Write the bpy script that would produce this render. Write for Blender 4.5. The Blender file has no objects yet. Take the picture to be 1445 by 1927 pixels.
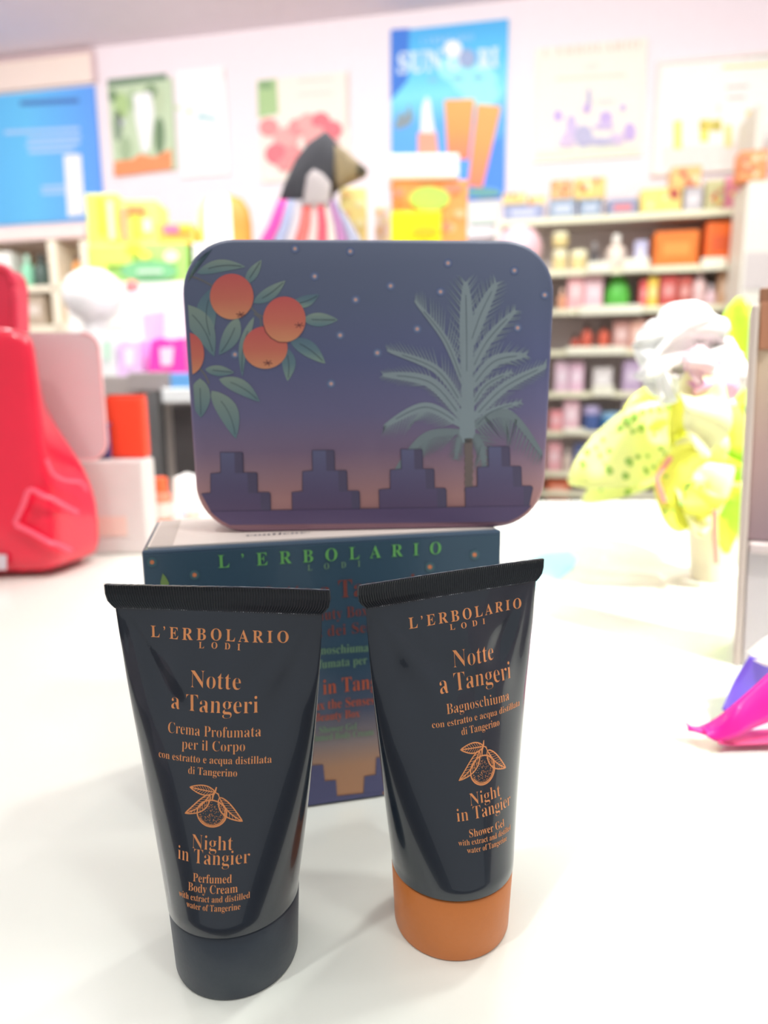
import bpy, bmesh, math, random
from mathutils import Vector, Matrix, noise
random.seed(7)
S = bpy.context.scene
COL = S.collection

# ------------------------------------------------------------------ camera
PW, PH = 1445.0, 1927.0
FPX, PITCH, ROLL = 1274.84, 0.1824, -0.0075
TZ = 0.90                                   # height of the counter top
CAM = Vector((0, 0, TZ + 0.1674))
_F = Vector((0, math.cos(PITCH), -math.sin(PITCH)))
_U = Vector((0, math.sin(PITCH), math.cos(PITCH)))
_R = Vector((1, 0, 0))
CR = _R * math.cos(ROLL) + _U * math.sin(ROLL)
CU = -_R * math.sin(ROLL) + _U * math.cos(ROLL)
CF = _F
cd = bpy.data.cameras.new('camera')
cam = bpy.data.objects.new('camera', cd)
COL.objects.link(cam)
m = Matrix((CR, CU, -CF)).transposed().to_4x4()
m.translation = CAM
cam.matrix_world = m
cd.sensor_fit = 'HORIZONTAL'
cd.sensor_width = 36.0
cd.lens = FPX / PW * 36.0
cd.clip_start = 0.01
cd.clip_end = 60
cd.dof.use_dof = True
cd.dof.focus_distance = 0.194
cd.dof.aperture_fstop = 11.0
S.camera = cam

# ------------------------------------------------------------------ world, lights, exposure
w = bpy.data.worlds.new('world')
S.world = w
w.use_nodes = True
bg = w.node_tree.nodes['Background']
bg.inputs[0].default_value = (.985, .99, 1.0, 1)
bg.inputs[1].default_value = 0.52
S.view_settings.view_transform = 'Standard'
S.view_settings.look = 'None'
S.view_settings.exposure = 0.06
S.view_settings.gamma = 1.0
S.view_settings.use_curve_mapping = False
CEIL = 2.90


def lamp(name, loc, power, size, color=(.985, 1, .98), aim=None, sy=None, spread=3.14159):
    l = bpy.data.lights.new(name, 'AREA')
    l.energy = power
    l.color = color
    l.spread = spread
    if sy:
        l.shape = 'RECTANGLE'
        l.size = size
        l.size_y = sy
    else:
        l.shape = 'DISK'
        l.size = size
    o = bpy.data.objects.new(name, l)
    COL.objects.link(o)
    o.location = loc
    d = Vector(aim) - Vector(loc) if aim else Vector((0, 0, -1))
    o.rotation_euler = d.to_track_quat('-Z', 'Y').to_euler()
    return o


# recessed spots in the shop ceiling and an added counter fill (all above the frame)
lamp('ceiling_spot', (-0.64, -0.36, CEIL - .05), 9, .09)
lamp('ceiling_spot', (0.75, -0.55, CEIL - .05), 6, .25)
lamp('counter_fill', (-0.15, 0.1, CEIL - .05), 8, 1.2, sy=.6)  # added soft overhead fill that lifts the worktop
lamp('ceiling_spot', (-1.05, 1.75, CEIL - .05), 5.5, .16)
lamp('ceiling_spot', (0.85, 0.95, CEIL - .05), 13, .25)
lamp('ceiling_spot', (0.75, 2.05, CEIL - .05), 7, .35)
lamp('ceiling_spot', (-2.6, 1.3, CEIL - .05), 8, .35)
lamp('ceiling_spot', (2.3, 0.6, CEIL - .05), 8, .35)
# added narrow lamps that brighten the plant and the goods of the display desk
lamp('accent_fill', (0.95, -0.35, CEIL - .1), 4.6, .12, aim=(.32, .78, 1.0), spread=.6)
lamp('accent_fill', (-0.75, 0.55, CEIL - .1), 1.4, .12, aim=(-.6, 1.95, 1.35), spread=.75)
lamp('accent_fill', (0.35, 0.25, CEIL - .1), 0.45, .12, aim=(.0, 1.5, 1.45), spread=.6)
# added area lamps that brighten the back wall
lamp('wall_fill', (-1.9, 1.7, CEIL - .05), 26, .8, aim=(-2.0, 4.3, 1.2), sy=.15)
lamp('wall_fill', (0.0, 1.5, CEIL - .05), 22, .8, aim=(0.3, 4.0, 1.1), sy=.15)
lamp('wall_fill', (1.5, 1.0, CEIL - .05), 18, .8, aim=(1.9, 3.5, 0.9), sy=.15)


# ------------------------------------------------------------------ helpers
def ray(px, py):
    return (CF * FPX + CR * (px - PW / 2) - CU * (py - PH / 2)).normalized()


def proj(P):
    q = P - CAM
    z = q.dot(CF)
    return PW / 2 + FPX * q.dot(CR) / z, PH / 2 - FPX * q.dot(CU) / z


def hit(px, py, p0, n):
    r = ray(px, py)
    return CAM + r * ((p0 - CAM).dot(n) / r.dot(n))


def hitz(px, py, z):
    return hit(px, py, Vector((0, 0, z)), Vector((0, 0, 1)))


def hity(px, py, y):
    return hit(px, py, Vector((0, y, 0)), Vector((0, 1, 0)))


def lin(c):
    c = c / 255.0
    return c / 12.92 if c <= .04045 else ((c + .055) / 1.055) ** 2.4


def rgb(r, g, b, k=1.0):
    return (min(lin(r) * k, .96), min(lin(g) * k, .96), min(lin(b) * k, .96), 1)


MATS = {}


def mat(key, color, rough=.5, metal=0.0, coat=0.0, var=.04, bump=0.0, bscale=60, trans=0.0, alpha=1.0, spec=.5, grad=None, axis='Z', sheen=0):
    if key in MATS:
        return MATS[key]
    m = bpy.data.materials.new(key)
    m.use_nodes = True
    nt = m.node_tree
    P = nt.nodes['Principled BSDF']
    tc = nt.nodes.new('ShaderNodeTexCoord')
    nz = nt.nodes.new('ShaderNodeTexNoise')
    nz.inputs['Scale'].default_value = bscale
    nz.inputs['Detail'].default_value = 3
    nt.links.new(tc.outputs['Object'], nz.inputs['Vector'])
    mx = nt.nodes.new('ShaderNodeMix')
    mx.data_type = 'RGBA'
    mx.blend_type = 'MULTIPLY'
    mx.inputs[0].default_value = 1.0
    rp = nt.nodes.new('ShaderNodeMapRange')
    rp.inputs['To Min'].default_value = 1 - var
    rp.inputs['To Max'].default_value = 1 + var
    nt.links.new(nz.outputs[0], rp.inputs[0])
    if grad:
        sp = nt.nodes.new('ShaderNodeSeparateXYZ')
        nt.links.new(tc.outputs['Generated'], sp.inputs[0])
        cr = nt.nodes.new('ShaderNodeValToRGB')
        el = cr.color_ramp.elements
        el[0].position, el[0].color = grad[0]
        el[1].position, el[1].color = grad[-1]
        for p, c in grad[1:-1]:
            e = el.new(p)
            e.color = c
        nt.links.new(sp.outputs[axis], cr.inputs[0])
        nt.links.new(cr.outputs[0], mx.inputs[6])
    else:
        mx.inputs[6].default_value = color
    nt.links.new(rp.outputs[0], mx.inputs[7])
    nt.links.new(mx.outputs[2], P.inputs['Base Color'])
    P.inputs['Roughness'].default_value = rough
    P.inputs['Metallic'].default_value = metal
    P.inputs['Coat Weight'].default_value = coat
    P.inputs['Coat Roughness'].default_value = .04
    P.inputs['Specular IOR Level'].default_value = spec
    P.inputs['Transmission Weight'].default_value = trans
    P.inputs['Alpha'].default_value = alpha
    if sheen:
        P.inputs['Sheen Weight'].default_value = sheen
    if bump:
        b = nt.nodes.new('ShaderNodeBump')
        b.inputs['Strength'].default_value = bump
        b.inputs['Distance'].default_value = .002
        nt.links.new(nz.outputs[0], b.inputs['Height'])
        nt.links.new(b.outputs[0], P.inputs['Normal'])
    MATS[key] = m
    return m


ORG = {}


def tag(o, label=None, cat=None, group=None, kind=None):
    if label: o['label'] = label
    if cat: o['category'] = cat
    if group: o['group'] = group
    if kind: o['kind'] = kind
    return o


def thing(name, label, cat, loc, group=None):
    o = bpy.data.objects.new(name, None)
    o.empty_display_size = .02
    COL.objects.link(o)
    o.location = loc
    ORG[o] = Vector(loc)
    return tag(o, label, cat, group)


def mk(name, verts, faces, material, parent=None, smooth=False, loc=None, label=None):
    o0 = ORG[parent] if parent else (Vector(loc) if loc is not None else sum((Vector(v) for v in verts), Vector()) / len(verts))
    me = bpy.data.meshes.new(name)
    me.from_pydata([tuple(Vector(v) - o0) for v in verts], [], faces)
    me.materials.append(material)
    if smooth:
        me.polygons.foreach_set('use_smooth', [True] * len(me.polygons))
    me.update()
    o = bpy.data.objects.new(name, me)
    COL.objects.link(o)
    if parent:
        o.parent = parent
    else:
        o.location = o0
    ORG[o] = o0
    if label: o['label'] = label
    return o


class G:
    """geometry collector in world coordinates"""
    def __init__(s):
        s.v = []
        s.f = []

    def add(s, vs, fs):
        n = len(s.v)
        s.v += [Vector(v) for v in vs]
        s.f += [tuple(n + i for i in f) for f in fs]
        return s

    def box(s, c, sx, sy, sz, ex=Vector((1, 0, 0)), ey=Vector((0, 1, 0)), ez=Vector((0, 0, 1)), bev=0.0):
        """c = centre of the base"""
        c = Vector(c)
        b = min(bev, sx * .45, sy * .45, sz * .45)
        if b <= 0:
            vs = [c + ex * (i * sx / 2) + ey * (j * sy / 2) + ez * (k * sz) for k in (0, 1) for j in (-1, 1) for i in (-1, 1)]
            s.add(vs, [(0, 2, 3, 1), (4, 5, 7, 6), (0, 1, 5, 4), (2, 6, 7, 3), (0, 4, 6, 2), (1, 3, 7, 5)])
            return s
        bm = bmesh.new()
        bmesh.ops.create_cube(bm, size=1)
        for v in bm.verts:
            v.co = Vector((v.co.x * sx, v.co.y * sy, (v.co.z + .5) * sz))
        bmesh.ops.bevel(bm, geom=list(bm.edges), offset=b, segments=2, affect='EDGES', profile=.5)
        bm.verts.index_update()
        s.add([c + ex * v.co.x + ey * v.co.y + ez * v.co.z for v in bm.verts], [tuple(v.index for v in f.verts) for f in bm.faces])
        bm.free()
        return s

    def lathe(s, c, prof, n=32, ax=Vector((0, 0, 1)), e1=Vector((1, 0, 0)), squash=1.0):
        c = Vector(c)
        e2 = ax.cross(e1)
        vs = []
        for r, h in prof:
            for i in range(n):
                a = 2 * math.pi * i / n
                vs.append(c + ax * h + e1 * (r * math.cos(a)) + e2 * (r * squash * math.sin(a)))
        fs = []
        for j in range(len(prof) - 1):
            for i in range(n):
                k = (i + 1) % n
                fs.append((j * n + i, j * n + k, (j + 1) * n + k, (j + 1) * n + i))
        fs.append(tuple(range(n - 1, -1, -1)))
        fs.append(tuple((len(prof) - 1) * n + i for i in range(n)))
        s.add(vs, fs)
        return s

    def tube(s, pts, r, n=8):
        pts = [Vector(p) for p in pts]
        rs = r if isinstance(r, (list, tuple)) else [r] * len(pts)
        vs = []
        up = Vector((0.03, .02, 1)).normalized()
        for i, p in enumerate(pts):
            t = (pts[min(i + 1, len(pts) - 1)] - pts[max(i - 1, 0)]).normalized()
            a = t.cross(up)
            if a.length < .05: a = t.cross(Vector((0, 1, 0)))
            a.normalize()
            b = a.cross(t)
            for k in range(n):
                an = 2 * math.pi * k / n
                vs.append(p + (a * math.cos(an) + b * math.sin(an)) * rs[i])
        fs = [(j * n + i, j * n + (i + 1) % n, (j + 1) * n + (i + 1) % n, (j + 1) * n + i) for j in range(len(pts) - 1) for i in range(n)]
        fs += [tuple(range(n - 1, -1, -1)), tuple((len(pts) - 1) * n + i for i in range(n))]
        s.add(vs, fs)
        return s

    def prism(s, outline, off):
        """flat outline (world points, in order) extruded by vector off"""
        n = len(outline)
        off = Vector(off)
        vs = [Vector(p) for p in outline] + [Vector(p) + off for p in outline]
        fs = [tuple(range(n)), tuple(range(2 * n - 1, n - 1, -1))]
        fs += [((i + 1) % n, i, n + i, n + (i + 1) % n) for i in range(n)]
        s.add(vs, fs)
        return s

    def mk(s, name, material, parent=None, smooth=False, loc=None, label=None):
        o = mk(name, s.v, s.f, material, parent, smooth, loc, label)
        bm = bmesh.new()
        bm.from_mesh(o.data)
        bmesh.ops.recalc_face_normals(bm, faces=bm.faces)
        bm.to_mesh(o.data)
        bm.free()
        if smooth:
            try:
                o.data.set_sharp_from_angle(angle=math.radians(38))
            except Exception:
                pass
        return o


def spline(pts, n=8):
    """Catmull-Rom through points (tuples of any size)"""
    P = [pts[0]] + list(pts) + [pts[-1]]
    out = []
    for i in range(1, len(P) - 2):
        for k in range(n):
            t = k / n
            a, b, c, d = P[i - 1], P[i], P[i + 1], P[i + 2]
            out.append(tuple(.5 * (2 * b[j] + (c[j] - a[j]) * t + (2 * a[j] - 5 * b[j] + 4 * c[j] - d[j]) * t * t + (3 * b[j] - a[j] - 3 * c[j] + d[j]) * t ** 3) for j in range(len(b))))
    out.append(tuple(pts[-1]))
    return out


# serif capitals and small letters: the mathematical bold alphabet that Blender's own font stack draws
def ser(s):
    o = ''
    for c in s:
        if 'A' <= c <= 'Z': o += chr(0x1D400 + ord(c) - 65)
        elif 'a' <= c <= 'z': o += chr(0x1D41A + ord(c) - 97)
        else: o += c
    return o


def text_geo(s, serif=True, spacing=1.0, thin=-.007, maxedge=None):
    """text as triangles: x 0..1 over the whole line, y in cap heights"""
    c = bpy.data.curves.new('t', 'FONT')
    c.body = ser(s) if serif else s
    c.size = 1
    c.resolution_u = 3
    c.space_character = spacing
    c.offset = thin
    o = bpy.data.objects.new('t', c)
    COL.objects.link(o)
    dg = bpy.context.evaluated_depsgraph_get()
    me = bpy.data.meshes.new_from_object(o.evaluated_get(dg))
    bm = bmesh.new()
    bm.from_mesh(me)
    bmesh.ops.triangulate(bm, faces=bm.faces)
    for v in bm.verts: v.co.z = 0
    x0 = min(v.co.x for v in bm.verts)
    x1 = max(v.co.x for v in bm.verts)
    if maxedge:
        for _ in range(3):
            es = [e for e in bm.edges if e.calc_length() > maxedge]
            if not es: break
            bmesh.ops.subdivide_edges(bm, edges=es, cuts=1)
            bmesh.ops.triangulate(bm, faces=bm.faces)
    bm.verts.index_update()
    vs = [((v.co.x - x0) / (x1 - x0), v.co.y / .672) for v in bm.verts]
    fs = [tuple(v.index for v in f.verts) for f in bm.faces]
    bm.free()
    bpy.data.objects.remove(o)
    bpy.data.curves.remove(c)
    bpy.data.meshes.remove(me)
    return vs, fs


# ------------------------------------------------------------------ the room
# back wall line from the ceiling edge seen in the photograph
A = hitz(0, 110, CEIL)
B = hitz(960, 0, CEIL)
EU = (B - A)
EU.z = 0
EU.normalize()
NW = Vector((EU.y, -EU.x, 0))             # points from the wall towards the camera
WO = Vector((A.x, A.y, 0))
EZ = Vector((0, 0, 1))


def wp(px, py, off=0.0):
    return hit(px, py, WO + NW * off, NW)


def wall_slab(name, p, q, z0, z1, th, material, side):
    d = (q - p).normalized()
    n = Vector((d.y, -d.x, 0)) * side
    g = G()
    g.box((p + q) / 2 + n * (-th / 2) + Vector((0, 0, z0)), (q - p).length, th, z1 - z0, d, n)
    o = g.mk(name, material)
    return tag(o, kind='structure')


plaster = mat('pink_white_plaster', rgb(246, 234, 238), .7, bump=.1, bscale=25, var=.02)
ceil_m = mat('ceiling_paint', rgb(250, 240, 245), .8, bump=.05, bscale=14, var=.03)
P1 = WO - EU * .6
P2 = WO + EU * 5.6
wall_slab('wall_back', P1, P2, 0, CEIL, .1, plaster, 1)
wall_slab('wall_left', Vector((P1.x, -1.6, 0)), P1, 0, CEIL, .1, plaster, 1)
wall_slab('wall_right', P2, Vector((P2.x, -1.6, 0)), 0, CEIL, .1, plaster, 1)
g = G()
g.box(((P1.x + P2.x) / 2, 1.6, -.1), P2.x - P1.x + .6, 6.8, .1)
tag(g.mk('floor', mat('floor_stone', rgb(112, 104, 98), .35, bump=.05, bscale=8)), kind='structure')
g = G()
g.box(((P1.x + P2.x) / 2, 1.6, CEIL), P2.x - P1.x + .6, 6.8, .1)
tag(g.mk('ceiling', ceil_m), kind='structure')

# ------------------------------------------------------------------ shop counter
CTR = dict(x0=-1.0, x1=1.15, y0=.135, y1=.985)
tw = mat('counter_laminate', rgb(238, 242, 232), .22, coat=.15, var=.012, bscale=9)
cn = thing('shop_counter', 'glossy white shop counter under the tubes and boxes', 'counter', (.1, .5, 0))
g = G()
g.box(((CTR['x0'] + CTR['x1']) / 2, (CTR['y0'] + CTR['y1']) / 2, TZ - .04), CTR['x1'] - CTR['x0'], CTR['y1'] - CTR['y0'], .04, bev=.002)
g.mk('worktop', tw, cn)
g = G()
g.box((.08, .56, 0), 2.0, .80, TZ - .04)
g.mk('cabinet_body', mat('counter_front', rgb(230, 228, 222), .5), cn)

# ------------------------------------------------------------------ the two tubes
RT, R1, HC, LT, WS = .019, .0181, .0214, .0936, .0629
SH = .0068                                      # height of the crimped seal
LB = LT - SH


def ell_a(b):
    per = 2 * math.pi * RT
    lo, hi = RT * .9, RT * 1.7
    for _ in range(40):
        a = (lo + hi) / 2
        h = ((a - b) / (a + b)) ** 2
        p = math.pi * (a + b) * (1 + 3 * h / (10 + math.sqrt(4 - 3 * h)))
        if p > per: hi = a
        else: lo = a
    return (lo + hi) / 2


class Tube:
    def __init__(s, x, y, yaw, lean, seed):
        s.c = Vector((x, y, TZ))
        s.d = Vector((math.cos(yaw), math.sin(yaw), 0))
        s.n = Vector((-math.sin(yaw), math.cos(yaw), 0))
        s.lean = lean
        s.seed = seed
        s.cache = {}

    def sec(s, h):
        k = round(h * 20000)
        if k in s.cache: return s.cache[k]
        t = max(0, min(1, h / LB))
        b = RT * (1 - t) ** 1.1 + .0006
        b = min(b, RT)
        a = .45 * ell_a(b) * (1 - .02 * t ** 6) + .55 * (RT + (WS * .462 - RT) * t)
        # arclength table over the front half, from the middle outwards
        N = 48
        tab = [0]
        for i in range(N):
            p0, p1 = math.pi / 2 * i / N, math.pi / 2 * (i + 1) / N
            tab.append(tab[-1] + math.hypot(a * (math.sin(p1) - math.sin(p0)), b * (math.cos(p1) - math.cos(p0))))
        s.cache[k] = (a, b, tab)
        return s.cache[k]

    def local(s, x, y, h):
        """local cross coordinates to world; h counted from the cap joint"""
        z = HC + h
        return s.c + s.d * x + s.n * (y + s.lean * z) + Vector((0, 0, z))

    def dent(s, x, t, h):
        q = max(0, t - .45) / .55
        w1 = q * q * (1 - q) * 4
        sd = s.seed
        v = .00075 * w1 * math.sin(210 * x * (1 + .2 * sd) + 2.2 * sd) * math.cos(150 * h + sd)
        v += .0011 * w1 * math.exp(-((abs(x) - .017) / .006) ** 2)      # hollow beside each side fold
        v += .0007 * w1 * noise.noise(Vector((x * 110, h * 90, sd * 9)))
        for sg in (-1, 1):              # folds fanning out of the lower seal corners
            dx, dh = abs(x - sg * .0275), LB + .001 - h
            r_ = math.hypot(dx, dh)
            an = math.atan2(dx, max(dh, 1e-5))
            v += .00042 * math.sin(an * 15 + s.seed * 2 + sg) * math.exp(-((r_ - .024) / .014) ** 2) * math.exp(-((an - .42) / .38) ** 2)
        return v

    def pt(s, phi, h, off=0.0):
        a, b, tab = s.sec(h)
        x = a * math.sin(phi)
        y = -b * math.cos(phi)
        t = h / LB
        if abs(phi) < math.pi / 2:
            y += s.dent(x, t, h) * math.cos(phi) ** .5
        nx, ny = b * math.sin(phi), -a * math.cos(phi)
        L = math.hypot(nx, ny) or 1
        return s.local(x + nx / L * off, y + ny / L * off, h)

    def sv(s, sx, h, off=.00006):
        a, b, tab = s.sec(h)
        q = min(abs(sx), tab[-1] * .999)
        i = 0
        while tab[i + 1] < q: i += 1
        fr = (q - tab[i]) / (tab[i + 1] - tab[i])
        phi = math.pi / 2 * (i + fr) / 48 * (1 if sx >= 0 else -1)
        return s.pt(phi, h, off)

    def inv(s, px, py):
        """arclength and height of the surface point seen at a pixel"""
        u, v = 0.0, LB * .5
        for _ in range(14):
            x, y = proj(s.sv(u, v))
            e = 2e-5
            x1, y1 = proj(s.sv(u + e, v))
            x2, y2 = proj(s.sv(u, v + e))
            a, b, c, d = (x1 - x) / e, (x2 - x) / e, (y1 - y) / e, (y2 - y) / e
            det = a * d - b * c
            du = (d * (px - x) - b * (py - y)) / det
            dv = (-c * (px - x) + a * (py - y)) / det
            u += max(-.006, min(.006, du))
            v += max(-.02, min(.02, dv))
            u = max(-.026, min(.026, u))
            v = max(.0005, min(LB * .99, v))
        return u, v


tube_m = mat('dark_navy_tube_plastic', (.0095, .0175, .030, 1), .22, coat=.6, var=.1, bscale=40, spec=.5)
seal_m = mat('crimped_tube_end', (.010, .014, .019, 1), .3, var=.1, bscale=900, spec=.5)
edge_m = mat('cut_edge_glint', (.34, .37, .4, 1), .35, var=.5, bscale=700)  # pale cut plastic, with the edge glints put into its colour
copper = mat('copper_foil_print', rgb(226, 150, 96, 1.15), .42, metal=.35, var=.12, bscale=90)
capdark = mat('dark_cap_plastic', (.026, .037, .053, 1), .42, var=.05, bscale=500, bump=.04)
caporange = mat('orange_cap_plastic', rgb(206, 120, 55, 1.0), .4, var=.03, bscale=500, bump=.04)


def build_tube(T, name, label, capm, lines, emblem, rot):
    t = thing(name, label, 'cosmetic tube', T.c)
    # sleeve
    NH, NP = 90, 120
    vs, fs = [], []
    for j in range(NH + 1):
        h = LB * (j / NH)
        for i in range(NP):
            vs.append(T.pt(-math.pi + 2 * math.pi * i / NP, h))
    for j in range(NH):
        for i in range(NP):
            k = (i + 1) % NP
            fs.append((j * NP + i, j * NP + k, (j + 1) * NP + k, (j + 1) * NP + i))
    # shoulder turning in under the sleeve
    n0 = len(vs)
    for i in range(NP):
        p = T.pt(-math.pi + 2 * math.pi * i / NP, 0)
        cc = T.local(0, 0, -.0004)
        vs.append(cc + (p - cc) * .97 + Vector((0, 0, -.0003)))
    for i in range(NP):
        k = (i + 1) % NP
        fs.append((n0 + i, n0 + k, k, i))
    g = G().add(vs, fs)
    g.mk('tube_body', tube_m, t, smooth=True)
    # crimped seal: upright ribs, rounded lower corners
    g = G()
    N = 84
    for sgn in (-1, 1):
        vs, fs = [], []
        rows = [0, .12, .3, .6, .85, 1.0]
        for r_ in rows:
            hw = WS / 2 * (1 - .075 * (1 - min(1, r_ / .55)) ** 2.2) * (1 - .006 * max(0, r_ - .8) * 5)
            for i in range(2 * N + 1):
                q = i / (2 * N) * 2 - 1
                x = q * hw
                ridge = .00022 if (i % 2) else 0
                ed = (r_ in (0, 1.0)) * .0
                base = .00042 + (.00016 if r_ in (0, 1.0) else 0)
                wob = .00045 * math.sin(q * 2.3 + T.seed) * r_
                top = (.00012 * noise.noise(Vector((q * 30, T.seed, 0)))) if r_ == 1.0 else 0
                vs.append(T.local(x, sgn * (base + (ridge if r_ not in (0, 1.0) else ridge * .6)) + wob, LB - .0002 + SH * r_ + top))
        W_ = 2 * N + 1
        for j in range(len(rows) - 1):
            for i in range(W_ - 1):
                fs.append((j * W_ + i, j * W_ + i + 1, (j + 1) * W_ + i + 1, (j + 1) * W_ + i))
        g.add(vs, fs)
    half = len(g.v) // 2
    W_ = 2 * N + 1
    R_ = 6
    for i in range(W_ - 1):       # close top and bottom edges
        a, b = (R_ - 1) * W_ + i, (R_ - 1) * W_ + i + 1
        g.f.append((a, b, half + b, half + a))
        g.f.append((i, i + 1, half + i + 1, half + i))
    for j in range(R_ - 1):       # and the ends
        for i in (0, W_ - 1):
            a, b = j * W_ + i, (j + 1) * W_ + i
            g.f.append((a, b, half + b, half + a))
    g.mk('crimped_seal', seal_m, t)
    for hh_, nm in ((LB + SH, 'trimmed_edge_glint'), (LB - .0001, 'crimp_line_glint')):  # thin pale beads drawn as glints along the seal's edges
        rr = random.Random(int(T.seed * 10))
        hw = WS / 2 * (.995 if nm == 'trimmed_edge_glint' else .925)
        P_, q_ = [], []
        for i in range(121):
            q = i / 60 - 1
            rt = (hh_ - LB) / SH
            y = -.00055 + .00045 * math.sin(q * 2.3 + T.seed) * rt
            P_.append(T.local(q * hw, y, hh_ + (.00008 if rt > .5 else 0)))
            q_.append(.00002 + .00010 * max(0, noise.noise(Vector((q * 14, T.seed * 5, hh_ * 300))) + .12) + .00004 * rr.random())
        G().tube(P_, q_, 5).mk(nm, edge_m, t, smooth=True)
    # cap
    g = G()
    top = T.lean * HC
    prof = [(R1 - .0012, 0), (R1 - .0003, .0003), (R1, .0012), (RT - .00005, HC - .0012), (RT - .0003, HC - .0008), (RT - .0008, HC - .0006), (RT - .003, HC - .0006)]
    g.lathe(T.c, prof, 96)
    g.mk('screw_cap', capm, t, smooth=True)
    # printed lines
    for ln in lines:
        s_, x0, y0, x1, y1, cap = ln[:6]
        sp = ln[6] if len(ln) > 6 else 1.0
        u0, v0 = T.inv(x0, y0)
        u1, v1 = T.inv(x1, y1)
        um, vm = T.inv((x0 + x1) / 2, (y0 + y1) / 2)
        _, vt = T.inv((x0 + x1) / 2, (y0 + y1) / 2 - cap)
        ch = vt - vm
        vv, ff = text_geo(s_, spacing=sp, maxedge=.16, thin=-.003 if sp > 1.2 else (-.0145 if cap > 18 else -.008))
        pts = []
        for x, y in vv:
            u = u0 + (u1 - u0) * x
            h = vm + (v1 - v0) * (x - .5) + ch * y
            pts.append(T.sv(u, h))
        mk('printed_text', pts, ff, copper, t)
    # fruit emblem
    cx, cy, r_, esy = emblem
    uc, vc = T.inv(cx, cy)
    ur, _ = T.inv(cx + r_, cy)
    R0 = abs(ur - uc)
    gq = G()

    def line(pts, wd, closed=False):
        n = len(pts)
        vs = []
        for i, p in enumerate(pts):
            a = pts[(i - 1) % n] if closed or i else pts[i]
            b = pts[(i + 1) % n] if closed or i < n - 1 else pts[i]
            dx, dy = b[0] - a[0], b[1] - a[1]
            L = math.hypot(dx, dy) or 1
            wv = wd if closed else wd * (1 if 0 < i < n - 1 else .5)
            for sg in (-1, 1):
                x = p[0] - dy / L * wv * sg
                y = p[1] + dx / L * wv * sg
                ca, sa = math.cos(rot), math.sin(rot)
                x, y = x * ca - y * sa, x * sa + y * ca
                vs.append(T.sv(uc + x * R0 * 1.04, vc + y * R0 * esy))
        fs = []
        for i in range(n if closed else n - 1):
            k = (i + 1) % n
            fs.append((2 * i, 2 * i + 1, 2 * k + 1, 2 * k))
        gq.add(vs, fs)
    line([(math.cos(a * math.pi / 20), math.sin(a * math.pi / 20)) for a in range(40)], .05, True)
    line([(.9 * math.cos(a * math.pi / 12 + 3.6), .9 * math.sin(a * math.pi / 12 + 3.6)) for a in range(13)], .03)

    def leaf(b, tp, wd, nv=8, bend=.0):
        dx, dy = tp[0] - b[0], tp[1] - b[1]
        L = math.hypot(dx, dy)
        ex, ey = dx / L, dy / L
        def P(q, o):
            o2 = o * wd * (math.sin(math.pi * q ** .8) ** .9 if 0 < q < 1 else 0) + bend * math.sin(math.pi * q)
            return (b[0] + dx * q - ey * o2, b[1] + dy * q + ex * o2)
        line([P(i / 14, 1) for i in range(15)], .045)
        line([P(i / 14, -1) for i in range(15)], .045)
        line([P(i / 14, 0) for i in range(15)], .04)
        for i in range(1, nv + 1):
            q = i / (nv + 2)
            for o in (-.88, .88):
                line([P(q, 0), P(min(1, q + .13), o)], .028)
    leaf((.2, 1.62), (-1.57, 1.82), .36, 8)
    leaf((-.12, 1.42), (-1.9, -.26), .36, 9, .22)
    leaf((.5, 1.25), (2.06, -.56), .42, 9, -.2)
    line([(.02, 1.0), (.08, 1.4), (.22, 1.7), (.3, 2.02)], .07)
    line([(.22, 1.62), (.42, 1.5), (.5, 1.25)], .05)
    line([(-.15, 1.4), (.1, 1.45)], .05)
    rr = random.Random(3)
    for k in range(150):
        a = rr.random() * 6.283
        q = math.sqrt(rr.random()) * .92
        x, y = q * math.cos(a), q * math.sin(a)
        line([(x - .03, y), (x + .03, y)], .03)
    for k in range(26):
        a = 3.5 + k * .11
        line([(.78 * math.cos(a), .78 * math.sin(a)), (.95 * math.cos(a + .05), .95 * math.sin(a + .05))], .025)
    gq.mk('fruit_emblem', copper, t)
    return t


TL = Tube(-.0453, .1783, -.1232, -.021, 0.6)
TR = Tube(.0206, .1908, .4588, -.0072, 1.7)
left_lines = [
    ("L’ERBOLARIO", 284, 1200, 543, 1211, 22, 1.45),
    ("LODI", 374, 1219, 452, 1223, 12, 2.6),
    ("Notte", 358, 1294, 453, 1299, 33),
    ("a Tangeri", 322, 1338, 486, 1346, 33),
    ("Crema Profumata", 316, 1384, 491, 1391, 20),
    ("per il Corpo", 342, 1411, 461, 1416, 19),
    ("con estratto e acqua distillata", 299, 1432, 511, 1443, 14),
    ("di Tangerino", 354, 1457, 446, 1463, 14),
    ("Night", 361, 1598, 438, 1602, 27),
    ("in Tangier", 335, 1624, 470, 1632, 27),
    ("Perfumed", 363, 1661, 436, 1664, 16),
    ("Body Cream", 354, 1680, 447, 1684, 16),
    ("with extract and distilled", 337, 1697, 470, 1701, 12),
    ("water of Tangerine", 351, 1713, 452, 1718, 12)]
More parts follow.
